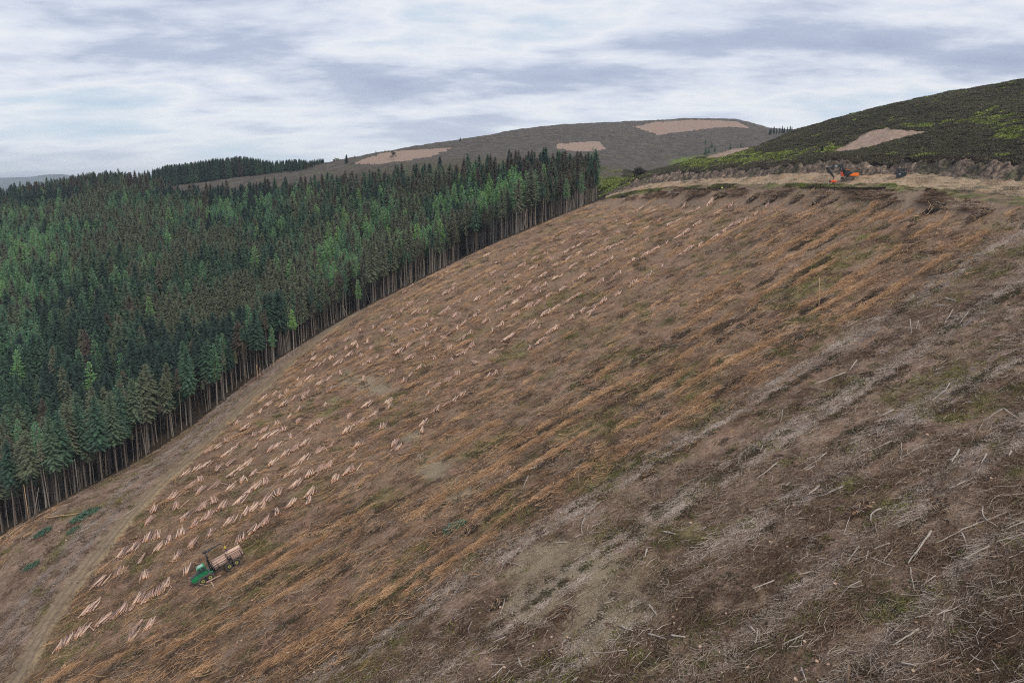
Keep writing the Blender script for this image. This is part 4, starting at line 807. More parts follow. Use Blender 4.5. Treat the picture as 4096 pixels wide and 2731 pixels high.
def lay_out(name,n,prob,protos,yawsd,scl,tintf,lab,cat,lo=50,hi=395,alongrow=True,lift=0.0):
    x,y,z,Mk,ok=cand(n,lo,hi); p=prob(Mk,x,y); k=ok&(rng.random(n)<p); x,y,z=x[k],y[k],z[k]; Mk={a:b[k] for a,b in Mk.items()}
    nn=normals(x,y); yaw=(ROWYAW+rng.normal(0,yawsd,len(x)) if alongrow else rng.uniform(0,6.28,len(x))); R_=eul(frame(nn,yaw))
    S_=rng.uniform(.75,1.25,len(x))*scl(y); tt=np.clip(tintf(Mk,x,y)+rng.normal(0,.13,len(x)),0,1)
    print(name,len(x)); return scatter(name,np.stack([x,y,z+lift],-1),R_,S_,protos,rng.integers(0,len(protos),len(x)),tt,lab,cat)
gs=lambda y:1+.35*np.clip((y-120)/150,0,1)
def windrow(M_,x,y,c=.5,k=6): 
    n=fbm(M_['r']*.16+7,M_['w']*.02,3)*.6+fbm(M_['r']*.45,M_['w']*.06+5,2)*.4; return np.clip((n-c)*k+.5,0,1)
offtrack=lambda M_:(1-M_['trk'])*(1-.8*M_['scree'])*(1-.75*M_['bare'])
lay_out('grey_brash',60000,lambda M_,x,y:np.clip(M_['grey']*(.04+.30*windrow(M_,x,y,.58)+.10*(fbm(x*.3,y*.3,2)>.55)+1.3*M_['rut']),0,1)*offtrack(M_)*(1-.6*M_['green'])+.07*(1-M_['grey'])*offtrack(M_),P_grey,.25,gs,lambda M_,x,y:.42+.28*M_['rut']+.25*(fbm(x*.15,y*.15,2)-.5)-.1*M_['left'],'weathered grey branches and chips strewn over the right slope','branches')
lay_out('fresh_brash',50000,lambda M_,x,y:np.clip(M_['fresh']*(1-.35*M_['logz'])*(.08+.36*windrow(M_,x,y,.60,12)),0,1)*offtrack(M_),P_fresh,.16,gs,lambda M_,x,y:.42+.5*(fbm(x*.1+4,y*.1,3)-.45),'fresh orange split wood and branches lying in rows','branches')
lay_out('twig_litter',70000,lambda M_,x,y:(.22+.45*windrow(M_,x,y,.56,6)+.3*(fbm(x*.2+60,y*.2,3)>.56))*offtrack(M_),P_twig,.6,gs,lambda M_,x,y:.42+.5*(fbm(x*.08+8,y*.08,3)-.5)+rng.normal(0,.2,len(x)),'fine brown twigs covering the felled ground','twigs')
lay_out('needle_brash',30000,lambda M_,x,y:np.clip(.05+1.6*np.clip(fbm(x*.35+30,y*.35,3)-.56,0,1)*3,0,.6)*offtrack(M_)*(1-.4*M_['green']),P_frond,.8,gs,lambda M_,x,y:.5+.9*(fbm(x*.05+40,y*.05,2)-.5)-.35*(fbm(x*.3+40,y*.3,2)>.66),'dark clumps of dead needles and bracken','brash')
lay_out('moss_tufts',36000,lambda M_,x,y:np.clip(M_['green']*1.1+.12*(fbm(x*.16+90,y*.16,3)>.52),0,1)*offtrack(M_),P_moss,1,gs,lambda M_,x,y:.45+.8*(fbm(x*.1+4,y*.1+60,2)-.5),'green and yellow moss and grass tufts','moss',alongrow=False)
lay_out('scree_stones',16000,lambda M_,x,y:np.clip(M_['scree']*.9+.5*M_['bare'],0,1),P_stone,1,gs,lambda M_,x,y:.5+0*x,'small pale stones on the bare ground','stones',alongrow=False)
# heather on the near hill, bracken, rough turf on the spoil bank and verge
m_hea=mat('heather_bush',(.05,.045,.03),.95,.4,1.5,inst=[(0,(.06,.055,.035)),(.45,(.095,.088,.056)),(.75,(.125,.115,.072)),(1,(.17,.155,.10))],spec=.1)
m_bra=mat('bracken_leaf',(.2,.3,.05),.8,.35,1.5,inst=[(0,(.11,.115,.035)),(.5,(.19,.225,.05)),(1,(.29,.34,.085))],spec=.2)
m_turf=mat('dug_turf',(.1,.07,.05),.95,.4,1.5,inst=[(0,(.030,.022,.018)),(.4,(.085,.062,.048)),(.7,(.055,.055,.028)),(.85,(.19,.14,.105)),(1,(.32,.25,.185))],spec=.1)
P_hea=[leaves(380+i,130,1.5,.4,(.22,.55),m_hea,.7) for i in range(3)]; P_bra=[leaves(390+i,70,1.3,.6,(.35,.8),m_bra,.4) for i in range(3)]
P_turf=[leaves(400+i,30,1.1,.6,(.5,1.2),m_turf,.5) for i in range(3)]+[stones(404+i,9,.9,(.2,.55),m_turf) for i in range(2)]
def hill(name,n,lo,hi,dl,prob,protos,scl,tintf,lab,cat,amin=-.3,amax=.9):
    a=rng.uniform(amin,amax,n); d0=lo(a); d1=hi(a); D=d0+(d1-d0)*rng.random(n); x=a*D;y=D;z=z_at(x,y); u,v=to_px(x,y,z); k=rng.random(n)<prob(x,y,u,v); x,y,z,u,v=[q[k] for q in (x,y,z,u,v)]
    R_=np.zeros((len(x),3)); R_[:,2]=rng.uniform(0,6.28,len(x)); print(name,len(x))
    return scatter(name,np.stack([x,y,z-.05],-1),R_,rng.uniform(.7,1.3,len(x))*scl,protos,rng.integers(0,len(protos),len(x)),np.clip(tintf(x,y,u,v)+rng.normal(0,.15,len(x)),0,1),lab,cat)
kk=lambda i:(lambda a:np.interp(a,al_g,DK[i]))
inm=lambda u,v:sum(inpoly(u,v,p) for p in MOWN)>0
brk=lambda x,y,u,v:np.clip((brk_at(u,v)*.62+fbm(x*.17,y*.17,5)*1.7-.85-.34)*8,0,1)
hill('heather_bushes',42000,kk(6),kk(8),0,lambda x,y,u,v:(1-brk(x,y,u,v))*(1-inm(u,v))*.9,P_hea,1.15,lambda x,y,u,v:.42+.9*(fbm(x*.03,y*.03,3)-.5),'dark heather covering the near hill','heather',.14,.85)
hill('green_bracken',26000,kk(6),kk(8),0,lambda x,y,u,v:brk(x,y,u,v)*(1-inm(u,v)),P_bra,1.0,lambda x,y,u,v:.5+.9*(fbm(x*.2,y*.2,2)-.5),'bright green bracken patches on the near hill','bracken',.10,.85)
hill('bank_turf',17000,kk(5),kk(7),0,lambda x,y,u,v:.75+0*x,P_turf,.75,lambda x,y,u,v:.28+1.6*(fbm(x*.25,y*.25,3)-.5),'torn turf and stones on the spoil bank','turf',.135,.85)
m_ver=mat('verge_grass',(.1,.15,.04),.9,.35,1.5,inst=[(0,(.06,.048,.034)),(.4,(.10,.09,.04)),(.7,(.14,.17,.045)),(1,(.20,.25,.06))],spec=.1)
P_ver=[leaves(410+i,40,.9,.3,(.2,.45),m_ver,.6) for i in range(2)]
hill('verge_grass',9000,lambda a:kk(2)(a)-1.0,lambda a:kk(3)(a)+.6,0,lambda x,y,u,v:np.where(u<3580,.55,.03)*(fbm(x*.12,y*.12,3)>.46),P_ver,.8,lambda x,y,u,v:.5+1.2*(fbm(x*.13,y*.13,2)-.5),'grassy verge along the outer side of the gravel road','grass',.125,.7)

P_rst=[stones(420+i,40,1.6,(.05,.2),m_stone) for i in range(3)]
hill('road_stones',9000,lambda a:kk(3)(a)-.5,lambda a:kk(4)(a)+1.5,0,lambda x,y,u,v:.06+.25*(fbm(x*.2,y*.2,3)>.55),P_rst,.7,lambda x,y,u,v:.25+1.0*(fbm(x*.3,y*.3,2)-.5),'pale stones and rubble along the gravel road','stones',.135,.85)

def along(name,lines,n,wmin,wmax,width,prob,protos,yawsd,tintf,lab,cat):
    """pieces strewn along single ruts or windrows (each a line of constant row coordinate)"""
    c=np.array(lines)[rng.integers(0,len(lines),n)]; D_=None
    w_=wmin+(wmax-wmin)*rng.random(n)**1.25; r_=c+rng.normal(0,1,n)*width+(fbm(w_*.03,c*.31+3,2)-.5)*5*np.clip((w_-40)/80,0,1); s_=r_.copy()
    for _ in range(6): s_=r_+.13*np.maximum(w_,0)*np.clip((s_-120)/70,0,1)
    x=w_*RC-s_*RS; y=w_*RS+s_*RC; ok=(y>45)&(np.abs(x/np.maximum(y,1))<.9); x,y,c,w_=[q[ok] for q in (x,y,c,w_)]
    z=z_at(x,y); Mk=masks(x,y,z); Dj=np.interp(x/y,al_g,DK[2]); k=(y<Dj-1)&~((Mk['v']<vedge(Mk['u'])+6)&(Mk['u']<2400))&(Mk['left']<.5)&(rng.random(len(x))<prob(Mk,x,y,c,w_)*offtrack(Mk)); x,y,z=x[k],y[k],z[k]
    nn=normals(x,y); R_=eul(frame(nn,ROWYAW+rng.normal(0,yawsd,len(x)))); print(name,len(x))
    return scatter(name,np.stack([x,y,z],-1),R_,rng.uniform(.7,1.2,len(x))*gs(y),protos,rng.integers(0,len(protos),len(x)),np.clip(tintf(x,y)+rng.normal(0,.2,len(x)),0,1),lab,cat)
P_rut=[sticks(430+i,44,(.08,.5),(.012,.03),.95,.8,.03,m_s_grey,.04) for i in range(4)]
along('wheel_rut_chips',RUTS,24000,-40,190,.30,lambda M_,x,y,c,w_:np.clip(.25+2.2*(fbm(w_*.09+c,c*.7,3)-.36),0,1),P_rut,.3,lambda x,y:.80+0*x,'pale crushed chips along the wheel ruts of the right slope','chips')
P_row=[sticks(440+i,16,(.4,1.9),(.018,.045),.7,.6,.14,m_s_fresh,.10) for i in range(5)]
along('orange_windrows',[111.5,115,121,126.5,134,139,146.5,152],26000,-60,230,.5,lambda M_,x,y,c,w_:np.clip(4*(fbm(w_*.08+c*1.7,c*.9,4)-.46),0,1)*np.clip(1.25-(w_-60)/200,.3,1)*.8,P_row,.14,lambda x,y:.5+.6*(fbm(x*.2,y*.2,2)-.5),'long orange windrows of split branches on the middle slope','branches')
along('log_row_litter',list(np.arange(160,330,6.3)),15000,-60,230,.8,lambda M_,x,y,c,w_:np.clip(2.2*(fbm(w_*.09+c*1.7,c*.9,3)-.42),0,1)*M_['logz'],P_row,.3,lambda x,y:.6+.5*(fbm(x*.2,y*.2,2)-.5),'bark and broken branches along the log rows','branches')
hill('bank_foot',5200,lambda a:kk(2)(a)-6.5,lambda a:kk(2)(a)-.3,0,lambda x,y,u,v:.5*(fbm(x*.1,y*.1,3)>.47)*(u>2500)*(u<3950),P_frond+P_twig[:3],1.15,lambda x,y,u,v:.6+.9*(fbm(x*.2,y*.2,2)-.5),'dark brash banked up along the top of the felled slope','brash',.14,.62)
hill('verge_scarp',2000,lambda a:kk(2)(a)-.5,lambda a:kk(2)(a)+.5,0,lambda x,y,u,v:.8*(fbm(x*.1+5,y*.1,3)>.47)*(u<3740),P_turf[:3],.55,lambda x,y,u,v:.05+0*x,'dark torn peat edge under the grass verge','peat',.13,.72)

P_pale=[sticks(460+i,5,(.7,2.8),(.020,.042),1.6,1.2,.12,m_s_grey,.16) for i in range(6)]
lay_out('pale_loose_sticks',9000,lambda M_,x,y:np.clip(M_['grey']*(.28+.5*(fbm(x*.12+21,y*.12,3)>.5))+.10*M_['fresh'],0,1)*offtrack(M_),P_pale,.6,lambda y:1+0*y,lambda M_,x,y:.62+0*x,'pale loose sticks and broken branches on the right slope','sticks')
P_osk=[sticks(470+i,6,(.7,2.6),(.022,.048),1.5,.8,.12,m_s_fresh,.16) for i in range(5)]
lay_out('orange_loose_sticks',16000,lambda M_,x,y:np.clip(M_['fresh']*(.15+.5*(fbm(x*.12+51,y*.12,3)>.5)),0,1)*offtrack(M_),P_osk,.6,gs,lambda M_,x,y:.72+0*x,'orange loose sticks on the middle slope','sticks')

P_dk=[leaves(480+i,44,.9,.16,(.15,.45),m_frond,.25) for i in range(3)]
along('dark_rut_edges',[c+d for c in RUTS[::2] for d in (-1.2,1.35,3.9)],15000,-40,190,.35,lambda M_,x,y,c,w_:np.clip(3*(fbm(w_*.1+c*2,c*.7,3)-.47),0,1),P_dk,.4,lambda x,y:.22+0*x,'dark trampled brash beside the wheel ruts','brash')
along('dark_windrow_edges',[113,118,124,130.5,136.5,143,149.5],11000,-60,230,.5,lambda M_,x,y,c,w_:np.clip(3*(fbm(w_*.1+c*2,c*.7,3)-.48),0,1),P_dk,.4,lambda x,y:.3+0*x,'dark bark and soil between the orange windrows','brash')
HAZE=0.00008
# ------------------------------------------------------------------ machines
m_green=mat('green_paint',(.012,.19,.075),.35,.18,1.5); m_greend=mat('green_dusty',(.03,.15,.075),.6,.25,1.5); m_black=mat('black_steel',(.016,.018,.021),.45,.2,2); m_dark=mat('dark_steel',(.04,.04,.042),.6,.25,2)
m_tyre=mat('tyre_rubber',(.032,.030,.028),.9,.35,3); m_steel=mat('band_track_steel',(.20,.18,.16),.55,.35,3,metal=.5); m_rim=mat('dull_yellow_rim',(.42,.38,.11),.5,.2,2); m_yel=mat('yellow_paint',(.62,.50,.03),.45,.1,2)
m_glass=mat('cab_glass',(.035,.045,.05),.08,0); m_white=mat('white_paint',(.75,.75,.73),.5,.1,2); m_or=mat('orange_paint',(.80,.17,.02),.4,.15,1.5); m_red=mat('red_orange_paint',(.70,.085,.02),.45,.15,1.5)
m_roofg=mat('pale_green_roof',(.30,.42,.36),.4,.15,2); m_mud=mat('dusty_track',(.22,.185,.145),.8,.35,2.5); m_navy=mat('dark_blue_paint',(.012,.022,.034),.45,.2,1.5); m_redl=mat('red_lamp',(.7,.02,.02),.4,0)
def part(mb,name,mats,parent): return mb.build(name,mats,parent)
fw=link('forwarder',None); props(fw,'green eight wheeled forwarder with black crane, loaded with logs, heading down the slope','forwarder')
def wheel_obj(x,y,parent,z=.68):
    s=1 if y>0 else -1
    t=MB(); t.wheel((0,0,0),.69,.62,26,0,tread=.05,r_in=.36); w_=part(t,'wheel',[m_tyre],parent); w_.location=(x,y,z)
    r=MB(); r.tube([(0,s*.05,0),(0,s*.24,0)],[.37,.35],18,0,True); r.tube([(0,s*.22,0),(0,s*.30,0)],[.16,.13],12,1,True)
    for k in range(8): a=k*.785; r.tube([(.25*math.cos(a),s*.22,.25*math.sin(a)),(.25*math.cos(a),s*.27,.25*math.sin(a))],.025,6,1)
    part(r,'rim',[m_rim,m_dark],w_); return w_
for x in (3.5,2.0,-2.0,-3.5):
    for y in (1.05,-1.05): wheel_obj(x,y,fw)
for xc in (2.75,-2.75):
    for y in (1.05,-1.05):
        b=MB(); 
        def loop(s_):      # position round the two wheels
            L=1.5; P_=2*L+2*math.pi*.74; s_=s_%P_
            if s_<L: return (-L/2+s_,.74),0
            s_-=L
            if s_<math.pi*.74: a=s_/.74; return (L/2+.74*math.sin(a),.74*math.cos(a)),-a
            s_-=math.pi*.74
            if s_<L: return (L/2-s_,-.74),math.pi
            s_-=L; a=s_/.74; return (-L/2-.74*math.sin(a),-.74*math.cos(a)),math.pi-a
        n=34; P_=3+2*math.pi*.74
        for k in range(n):
            (px,pz_),an=loop(k*P_/n); R=Matrix.Rotation(-an,3,'Y'); b.box((px,0,pz_),(.13,.78,.05),0,R); b.box((px,.36,pz_-.0),(.15,.05,.14),0,R); b.box((px,-.36,pz_),(.15,.05,.14),0,R)
        o=part(b,'band_track',[m_steel],fw); o.location=(xc,y,.68)
    b=MB(); 
    for y in (.62,-.62): b.box((xc,y,.70),(1.6,.16,.34),0,None,.8,.05)
    b.tube([(xc,-.7,.8),(xc,.7,.8)],.16,10,0); part(b,'bogie_axle',[m_dark],fw)
b=MB(); b.prism([(1.15,.75),(5.15,.75),(5.35,1.0),(5.3,1.25),(1.15,1.25)],-.55,.55,0); b.box((1.5,0,1.3),(.9,1.7,.28),0,None,1,.05); part(b,'front_frame',[m_greend],fw)
b=MB(); b.prism([(3.55,1.2),(5.35,1.2),(5.4,1.55),(5.2,1.85),(3.55,2.15)],-.72,.72,0); b.prism([(3.7,2.15),(5.15,1.87),(5.15,1.95),(3.7,2.22)],-.5,.5,1); part(b,'bonnet',[m_green,m_dark],fw)
b=MB(); b.box((5.42,0,1.5),(.08,1.2,.5),0,None,1,.02)
for k in range(5): b.box((5.47,0,1.32+.09*k),(.03,1.1,.03),1)
part(b,'radiator_grille',[m_dark,m_black],fw)
b=MB(); b.tube([(5.30,-.7,.95),(5.48,0,.95),(5.30,.7,.95)],.09,8,0); part(b,'bumper',[m_black],fw)
b=MB(); b.tube([(3.62,-.45,2.1),(3.62,-.45,2.95),(3.5,-.45,3.1)],[.06,.06,.07],8,0); part(b,'exhaust',[m_black],fw)
for s in (.55,-.55):
    b=MB(); b.box((5.45,s,1.62),(.07,.2,.13),0,None,1,.02); part(b,'headlight',[m_white],fw)
cab=MB(); zc=1.45
cab.prism([(2.05,zc),(3.62,zc),(3.72,zc+.75),(1.95,zc+.65)],-.80,.80,0)
for x,y,x2 in ((2.0,.78,2.12),(2.0,-.78,2.12),(3.66,.74,3.42),(3.66,-.74,3.42),(2.85,.79,2.85),(2.85,-.79,2.85)): cab.tube([(x,y,zc+.55),(x2,y*.93,zc+1.72)],.055,6,0)
cb_=part(cab,'cab',[m_green],fw)
b=MB(); b.prism([(2.02,zc+.62),(3.64,zc+.66),(3.40,zc+1.70),(2.13,zc+1.70)],-.74,.74,0); part(b,'window',[m_glass],cb_)
b=MB(); b.box((2.77,0,zc+1.80),(1.62,1.62,.2),0,None,.9,.06); b.box((2.77,0,zc+1.93),(1.1,1.1,.08),1,None,.9,.02); part(b,'roof',[m_green,m_roofg],cb_)
b=MB(); 
for k,a in enumerate(((3.55,.6),(3.55,.2),(3.55,-.2),(3.55,-.6))): b.box((a[0],a[1],zc+1.76),(.08,.16,.11),0)
part(b,'work_lamps',[m_white],cb_)
b=MB(); b.tube([(3.5,.85,zc+1.2),(3.7,1.15,zc+1.25)],.02,5,0); b.box((3.7,1.2,zc+1.1),(.06,.18,.35),0); part(b,'mirror',[m_black],cb_)
b=MB(); b.tube([(1.2,0,1.0),(.2,0,1.0),(-.2,0,1.1)],.24,10,0); b.box((-2.6,0,1.15),(5.9,.5,.32),0,None,1,.03); b.box((-2.6,.45,1.22),(5.7,.08,.12),0); b.box((-2.6,-.45,1.22),(5.7,.08,.12),0)
for x in (.35,-1.3,-2.4,-3.5,-5.3): b.box((x,0,1.38),(.16,2.3,.14),0)
part(b,'rear_frame',[m_black],fw)
b=MB(); b.box((.75,0,1.35),(.12,2.35,.12),0); b.box((.75,0,2.65),(.12,2.35,.12),0)
for k in range(9): b.box((.75,-1.12+.28*k,2.0),(.07,.06,1.3),0)
b.box((.72,0,2.0),(.03,2.2,1.2),0); part(b,'headboard',[m_black],fw)
for x in (-.3,-2.35,-3.0,-5.1):
    for s in (1,-1):
        b=MB(); b.tube([(x,s*1.12,1.35),(x,s*1.30,1.7),(x,s*1.34,2.95)],[.07,.06,.05],6,0); 
        if x==-2.35 and s==1: b.box((x-.3,1.33,2.1),(.5,.05,.5),0); b.tube([(x,1.36,2.95),(x-.02,1.30,3.35)],[.05,.03],6,0)
        part(b,'stake',[m_black],fw)
cr=MB(); cr.tube([(1.2,.1,1.4),(1.2,.1,2.35)],[.3,.24],12,0); cr.box((1.2,.1,2.5),(.55,.5,.6),0,None,.8,.05); part(cr,'crane_base',[m_black],fw)
cr=MB(); cr.tube([(1.15,.1,2.6),(.95,.05,3.9),(.78,0,5.35)],[.19,.16,.13],6,0); cr.tube([(1.35,.1,2.5),(1.2,.05,3.9)],[.09,.07],8,1); cr.box((.78,0,5.4),(.45,.34,.38),0,None,1,.05); part(cr,'crane_main_boom',[m_black,m_dark],fw)
cr=MB(); cr.tube([(1.25,0,5.55),(.2,-.1,5.35),(-2.25,-.5,5.25)],[.15,.15,.10],6,0); cr.tube([(.7,.05,5.75),(-.9,-.2,5.62)],[.07,.05],6,1); cr.tube([(.4,0,5.1),(-.3,-.15,5.2)],.06,6,1); cr.box((-2.3,-.5,5.25),(.4,.24,.28),0,None,1,.04); part(cr,'crane_outer_boom',[m_black,m_dark],fw)
gr=MB(); gr.tube([(-2.4,-.5,5.2),(-2.75,-.5,4.75),(-2.85,-.48,4.3)],[.06,.05,.05],6,0); 
for s in(1,-1): gr.tube([(-2.85,-.48,3.85),(-2.85,-.48+s*.55,3.7),(-2.85,-.48+s*.62,3.3),(-2.85,-.48+s*.3,3.02)],[.07,.08,.07,.03],6,0)
g_=part(gr,'grapple',[m_black],fw); gr=MB(); gr.box((-2.85,-.48,4.08),(.34,.32,.5),0,None,.85,.06); part(gr,'rotator',[m_yel],g_)
for s,(dx,dy) in enumerate(((.1,.15),(-.25,0))):
    b=MB(); b.tube([(1.3+dx*0,-.1,2.7),(1.1+dx,.25,3.9),(.7+dx,.2,5.2)],.03,5,0); part(b,'hydraulic_hose',[m_black],fw)
b=MB(); b.box((2.85,1.0,1.33),(1.5,.45,.06),0); b.tube([(2.3,1.2,1.3),(2.3,1.25,.8)],.03,5,0); b.tube([(2.7,1.2,1.3),(2.7,1.25,.8)],.03,5,0); b.tube([(2.3,1.25,.85),(2.7,1.25,.85)],.03,5,0); part(b,'step',[m_dark],fw)
Zn=Vector(normals(np.array([-58.]),np.array([149.]),4.0)[0]); ctr=hit(886,2296); fyaw=ROWYAW+math.pi+.02
lft=Zn.cross(Vector((math.cos(fyaw),math.sin(fyaw),0))).normalized()
c_=ctr-lft*1.25; c_.z=float(z_at(c_.x,c_.y,False))
FM=place_frame(fw,c_,fyaw,-.02)
# the load: every log is a thing of its own
R_=random.Random(5); k=0
for bay,(x0,x1) in enumerate(((-2.28,.58),(-5.35,-2.42))):
    z_=1.56; row=0
    while z_<3.05 - (0 if bay else .15):
        hw=1.16 if z_<2.7 else .95-(z_-2.7)*.8; y=-hw+R_.uniform(0,.1)
        while y<hw:
            if 1.75<z_<2.6 and -.7<y<.7: y+=.27; continue
            li=R_.choice((0,1,2,3,5,4,0,1)); s=(x1-x0)/(3.1,3.0,3.2,2.9,3.4,2.4,4.4)[li]*R_.uniform(.93,1.04)
            o=link('loaded_log',LOGM[li]); o.matrix_world=FM@Matrix.Translation(((x0+x1)/2+R_.uniform(-.12,.12),y,z_+R_.uniform(-.02,.03)))@Matrix.Rotation(math.pi/2+R_.uniform(-.02,.02),4,'Z')@Matrix.Rotation(R_.uniform(-.015,.015),4,'X')@Matrix.Diagonal((1.05,s,1.05,1))
            tp='topmost' if z_>2.6 else 'lower'
            props(o,'%s reddish logs on the %s half of the forwarder load'%(tp,('front','rear')[bay]),'log','%s logs in the %s bay of the forwarder'%(tp,('front','rear')[bay])); o['label']='%s reddish log on the %s half of the forwarder load'%(tp,('front','rear')[bay])
            y+=R_.uniform(.235,.30)
        z_+=.235
# excavator
ex=link('excavator',None); props(ex,'orange and black tracked excavator with folded boom, parked on the gravel road','excavator')
UD=Matrix.Rotation(math.radians(-32),4,'Z')
def xpart(mb,name,mats,parent=ex,M_=None):
    if M_ is not None: mb.v=[tuple(M_@Vector(v_)) for v_ in mb.v]
    return part(mb,name,mats,parent)
XW=math.pi+.22; TOCAR=Matrix.Rotation(-XW,4,'Z')@Matrix.Rotation(math.radians(-30),4,'Z')
for s in (1,-1):
    b=MB(); L=3.4;rr=.42; P_=2*L+2*math.pi*rr; n=46
    for k in range(n):
        q=(k*P_/n); 
        if q<L: p=(-L/2+q,rr);an=0
        elif q<L+math.pi*rr: a=(q-L)/rr; p=(L/2+rr*math.sin(a),rr*math.cos(a)); an=a
        elif q<2*L+math.pi*rr: p=(L/2-(q-L-math.pi*rr),-rr);an=math.pi
        else: a=(q-2*L-math.pi*rr)/rr; p=(-L/2-rr*math.sin(a),-rr*math.cos(a)); an=math.pi+a
        b.box((p[0],s*1.3,p[1]+.46),(.185,.6,.07),0,Matrix.Rotation(an,3,'Y')); b.box((p[0],s*1.3,p[1]+.46),(.05,.6,.13),0,Matrix.Rotation(an,3,'Y'))
    b.box((0,s*1.3,.47),(3.5,.36,.42),1,None,1,.08)
    t_=xpart(b,'crawler_track',[m_mud,m_mud],ex,TOCAR)
    b=MB()
    for xx in (-1.7,1.7): b.tube([(xx,s*1.12,.46),(xx,s*1.48,.46)],.33,16,0)
    for k in range(6): b.tube([(-1.2+.48*k,s*1.1,.26),(-1.2+.48*k,s*1.5,.26)],.13,10,0)
    xpart(b,'rollers',[m_dark],t_,TOCAR)
b=MB(); b.box((0,0,.62),(1.7,2.0,.35),0,None,.8,.06); b.tube([(0,0,.75),(0,0,1.05)],.65,20,0); xpart(b,'undercarriage',[m_dark],ex,TOCAR)
b=MB(); b.box((-.35,0,1.2),(4.7,2.6,.28),0,None,1,.05); xpart(b,'slew_deck',[m_black])
b=MB(); b.prism([(-3.0,1.30),(-2.1,1.22),(.6,1.28),(-.4,1.85),(-1.0,2.22),(-2.8,2.22),(-3.0,2.0)],1.12,1.33,0); b.prism([(-3.0,1.30),(-2.1,1.22),(.6,1.28),(-.4,1.85),(-1.0,2.22),(-2.8,2.22),(-3.0,2.0)],-1.33,-1.12,0); xpart(b,'side_panel',[m_or])
b=MB(); b.box((-2.75,0,1.72),(.75,2.55,.98),0,None,.97,.12); xpart(b,'counterweight',[m_or])
b=MB(); b.box((-1.3,0,1.85),(2.4,2.2,.9),0,None,.95,.06); b.box((-1.3,0,2.38),(1.7,1.7,.22),1,None,.9,.04); b.tube([(-1.7,-.7,2.3),(-1.7,-.7,2.9)],.06,8,1); xpart(b,'engine_cover',[m_dark,m_black])
b=MB()
for p,q in (((.35,.35),(.4,.4)),((.35,1.3),(.4,1.28)),((1.95,.35),(1.75,.4)),((1.95,1.3),(1.75,1.28)),((1.1,1.31),(1.1,1.3))): b.tube([(p[0],p[1],1.5),(q[0],q[1],3.15)],.05,6,0)
b.box((1.15,.82,1.62),(1.65,.98,.5),0,None,1,.05); xc=xpart(b,'cab',[m_black])
b=MB(); b.prism([(.4,1.85),(1.92,1.85),(1.74,3.12),(.42,3.12)],.38,1.27,0); xpart(b,'window',[m_glass],xc)
b=MB(); b.box((1.08,.83,3.24),(1.5,1.02,.14),0,None,.92,.04); xpart(b,'roof',[m_or],xc)
b=MB(); b.box((1.1,.83,3.38),(1.4,.9,.05),0)
for k in range(5): b.box((.55+.3*k,.83,3.42),(.05,.95,.06),0)
xpart(b,'cab_guard',[m_black],xc)
def boom(pts,wd,mats,name,m=0):
    b=MB(); n=len(pts); up=[];dn=[]
    for i,(x,z,h) in enumerate(pts):
        a=Vector(pts[min(i+1,n-1)][:2])-Vector(pts[max(i-1,0)][:2]); a.normalize(); nx,nz=-a.y,a.x; up.append((x+nx*h/2,z+nz*h/2)); dn.append((x-nx*h/2,z-nz*h/2))
    for i in range(n-1): b.prism([up[i],up[i+1],dn[i+1],dn[i]],-wd/2,wd/2,m)
    return b
b=boom([(1.6,1.55,.5),(2.05,3.1,.62),(3.0,4.35,.85),(3.5,4.62,.85),(5.2,4.25,.62),(7.9,3.5,.42)],.55,[m_black],'boom'); bo=xpart(b,'boom',[m_black])
for s in (1,-1):
    b=MB(); b.tube([(2.35,s*.38,1.35),(2.75,s*.38,2.5)],.13,10,0); b.tube([(2.75,s*.38,2.5),(3.1,s*.34,3.75)],.07,8,1); xpart(b,'boom_cylinder',[m_red,m_steel])
b=MB(); b.box((2.25,0,1.45),(.9,1.0,.7),0,None,.8,.08); xpart(b,'boom_foot',[m_red])
b=MB(); b.tube([(4.4,0,4.85),(6.2,0,4.35)],.12,8,0); b.tube([(6.2,0,4.35),(8.05,0,3.85)],.06,8,1); xpart(b,'stick_cylinder',[m_black,m_steel])
b=boom([(8.3,3.95,.35),(7.75,3.3,.62),(6.4,1.9,.55),(5.3,.75,.34)],.42,[m_black],'stick'); xpart(b,'stick',[m_black])
b=MB(); b.tube([(7.3,0,3.35),(6.2,0,2.1)],.10,8,0); b.tube([(6.2,0,2.1),(5.35,0,.95)],.05,8,1); b.tube([(5.3,0,.8),(5.35,0,.1)],.13,8,0); xpart(b,'bucket_link',[m_black,m_steel])
fc=bpy.data.curves.new('boom_lettering','FONT'); fc.body='FMS'; fc.size=.62; fc.extrude=.01; fc.align_x='CENTER'; fc.align_y='CENTER'; fc.materials.append(m_white)
tmp_=link('tmp',fc); dg_=bpy.context.evaluated_depsgraph_get(); lme=bpy.data.meshes.new_from_object(tmp_.evaluated_get(dg_)); bpy.data.objects.remove(tmp_)
for s,rz in ((1,math.pi),(-1,0)):
    fo=link('lettering',lme,bo,(5.0,s*.29,4.27)); fo.rotation_euler=Euler((math.pi/2,(.26 if s>0 else -.26)*-1,rz))
h0=MB(); h0.box((5.4,0,-.1),(.5,.5,.35),0,None,.8,.06); h0.tube([(4.55,.0,-.55),(6.6,.0,-.55)],[.34,.30],10,0,True); h0.box((5.4,0,-.55),(1.5,.62,.62),0,None,.9,.1)
hd=xpart(h0,'felling_head',[m_red])
for xx in (4.8,5.9):
    for s in (1,-1):
        b=MB(); b.tube([(xx,s*.2,-.45),(xx+.08,s*.62,-.62),(xx+.05,s*.66,-.98),(xx,s*.32,-1.2)],[.12,.12,.09,.04],6,0); xpart(b,'grab_arm',[m_red],hd)
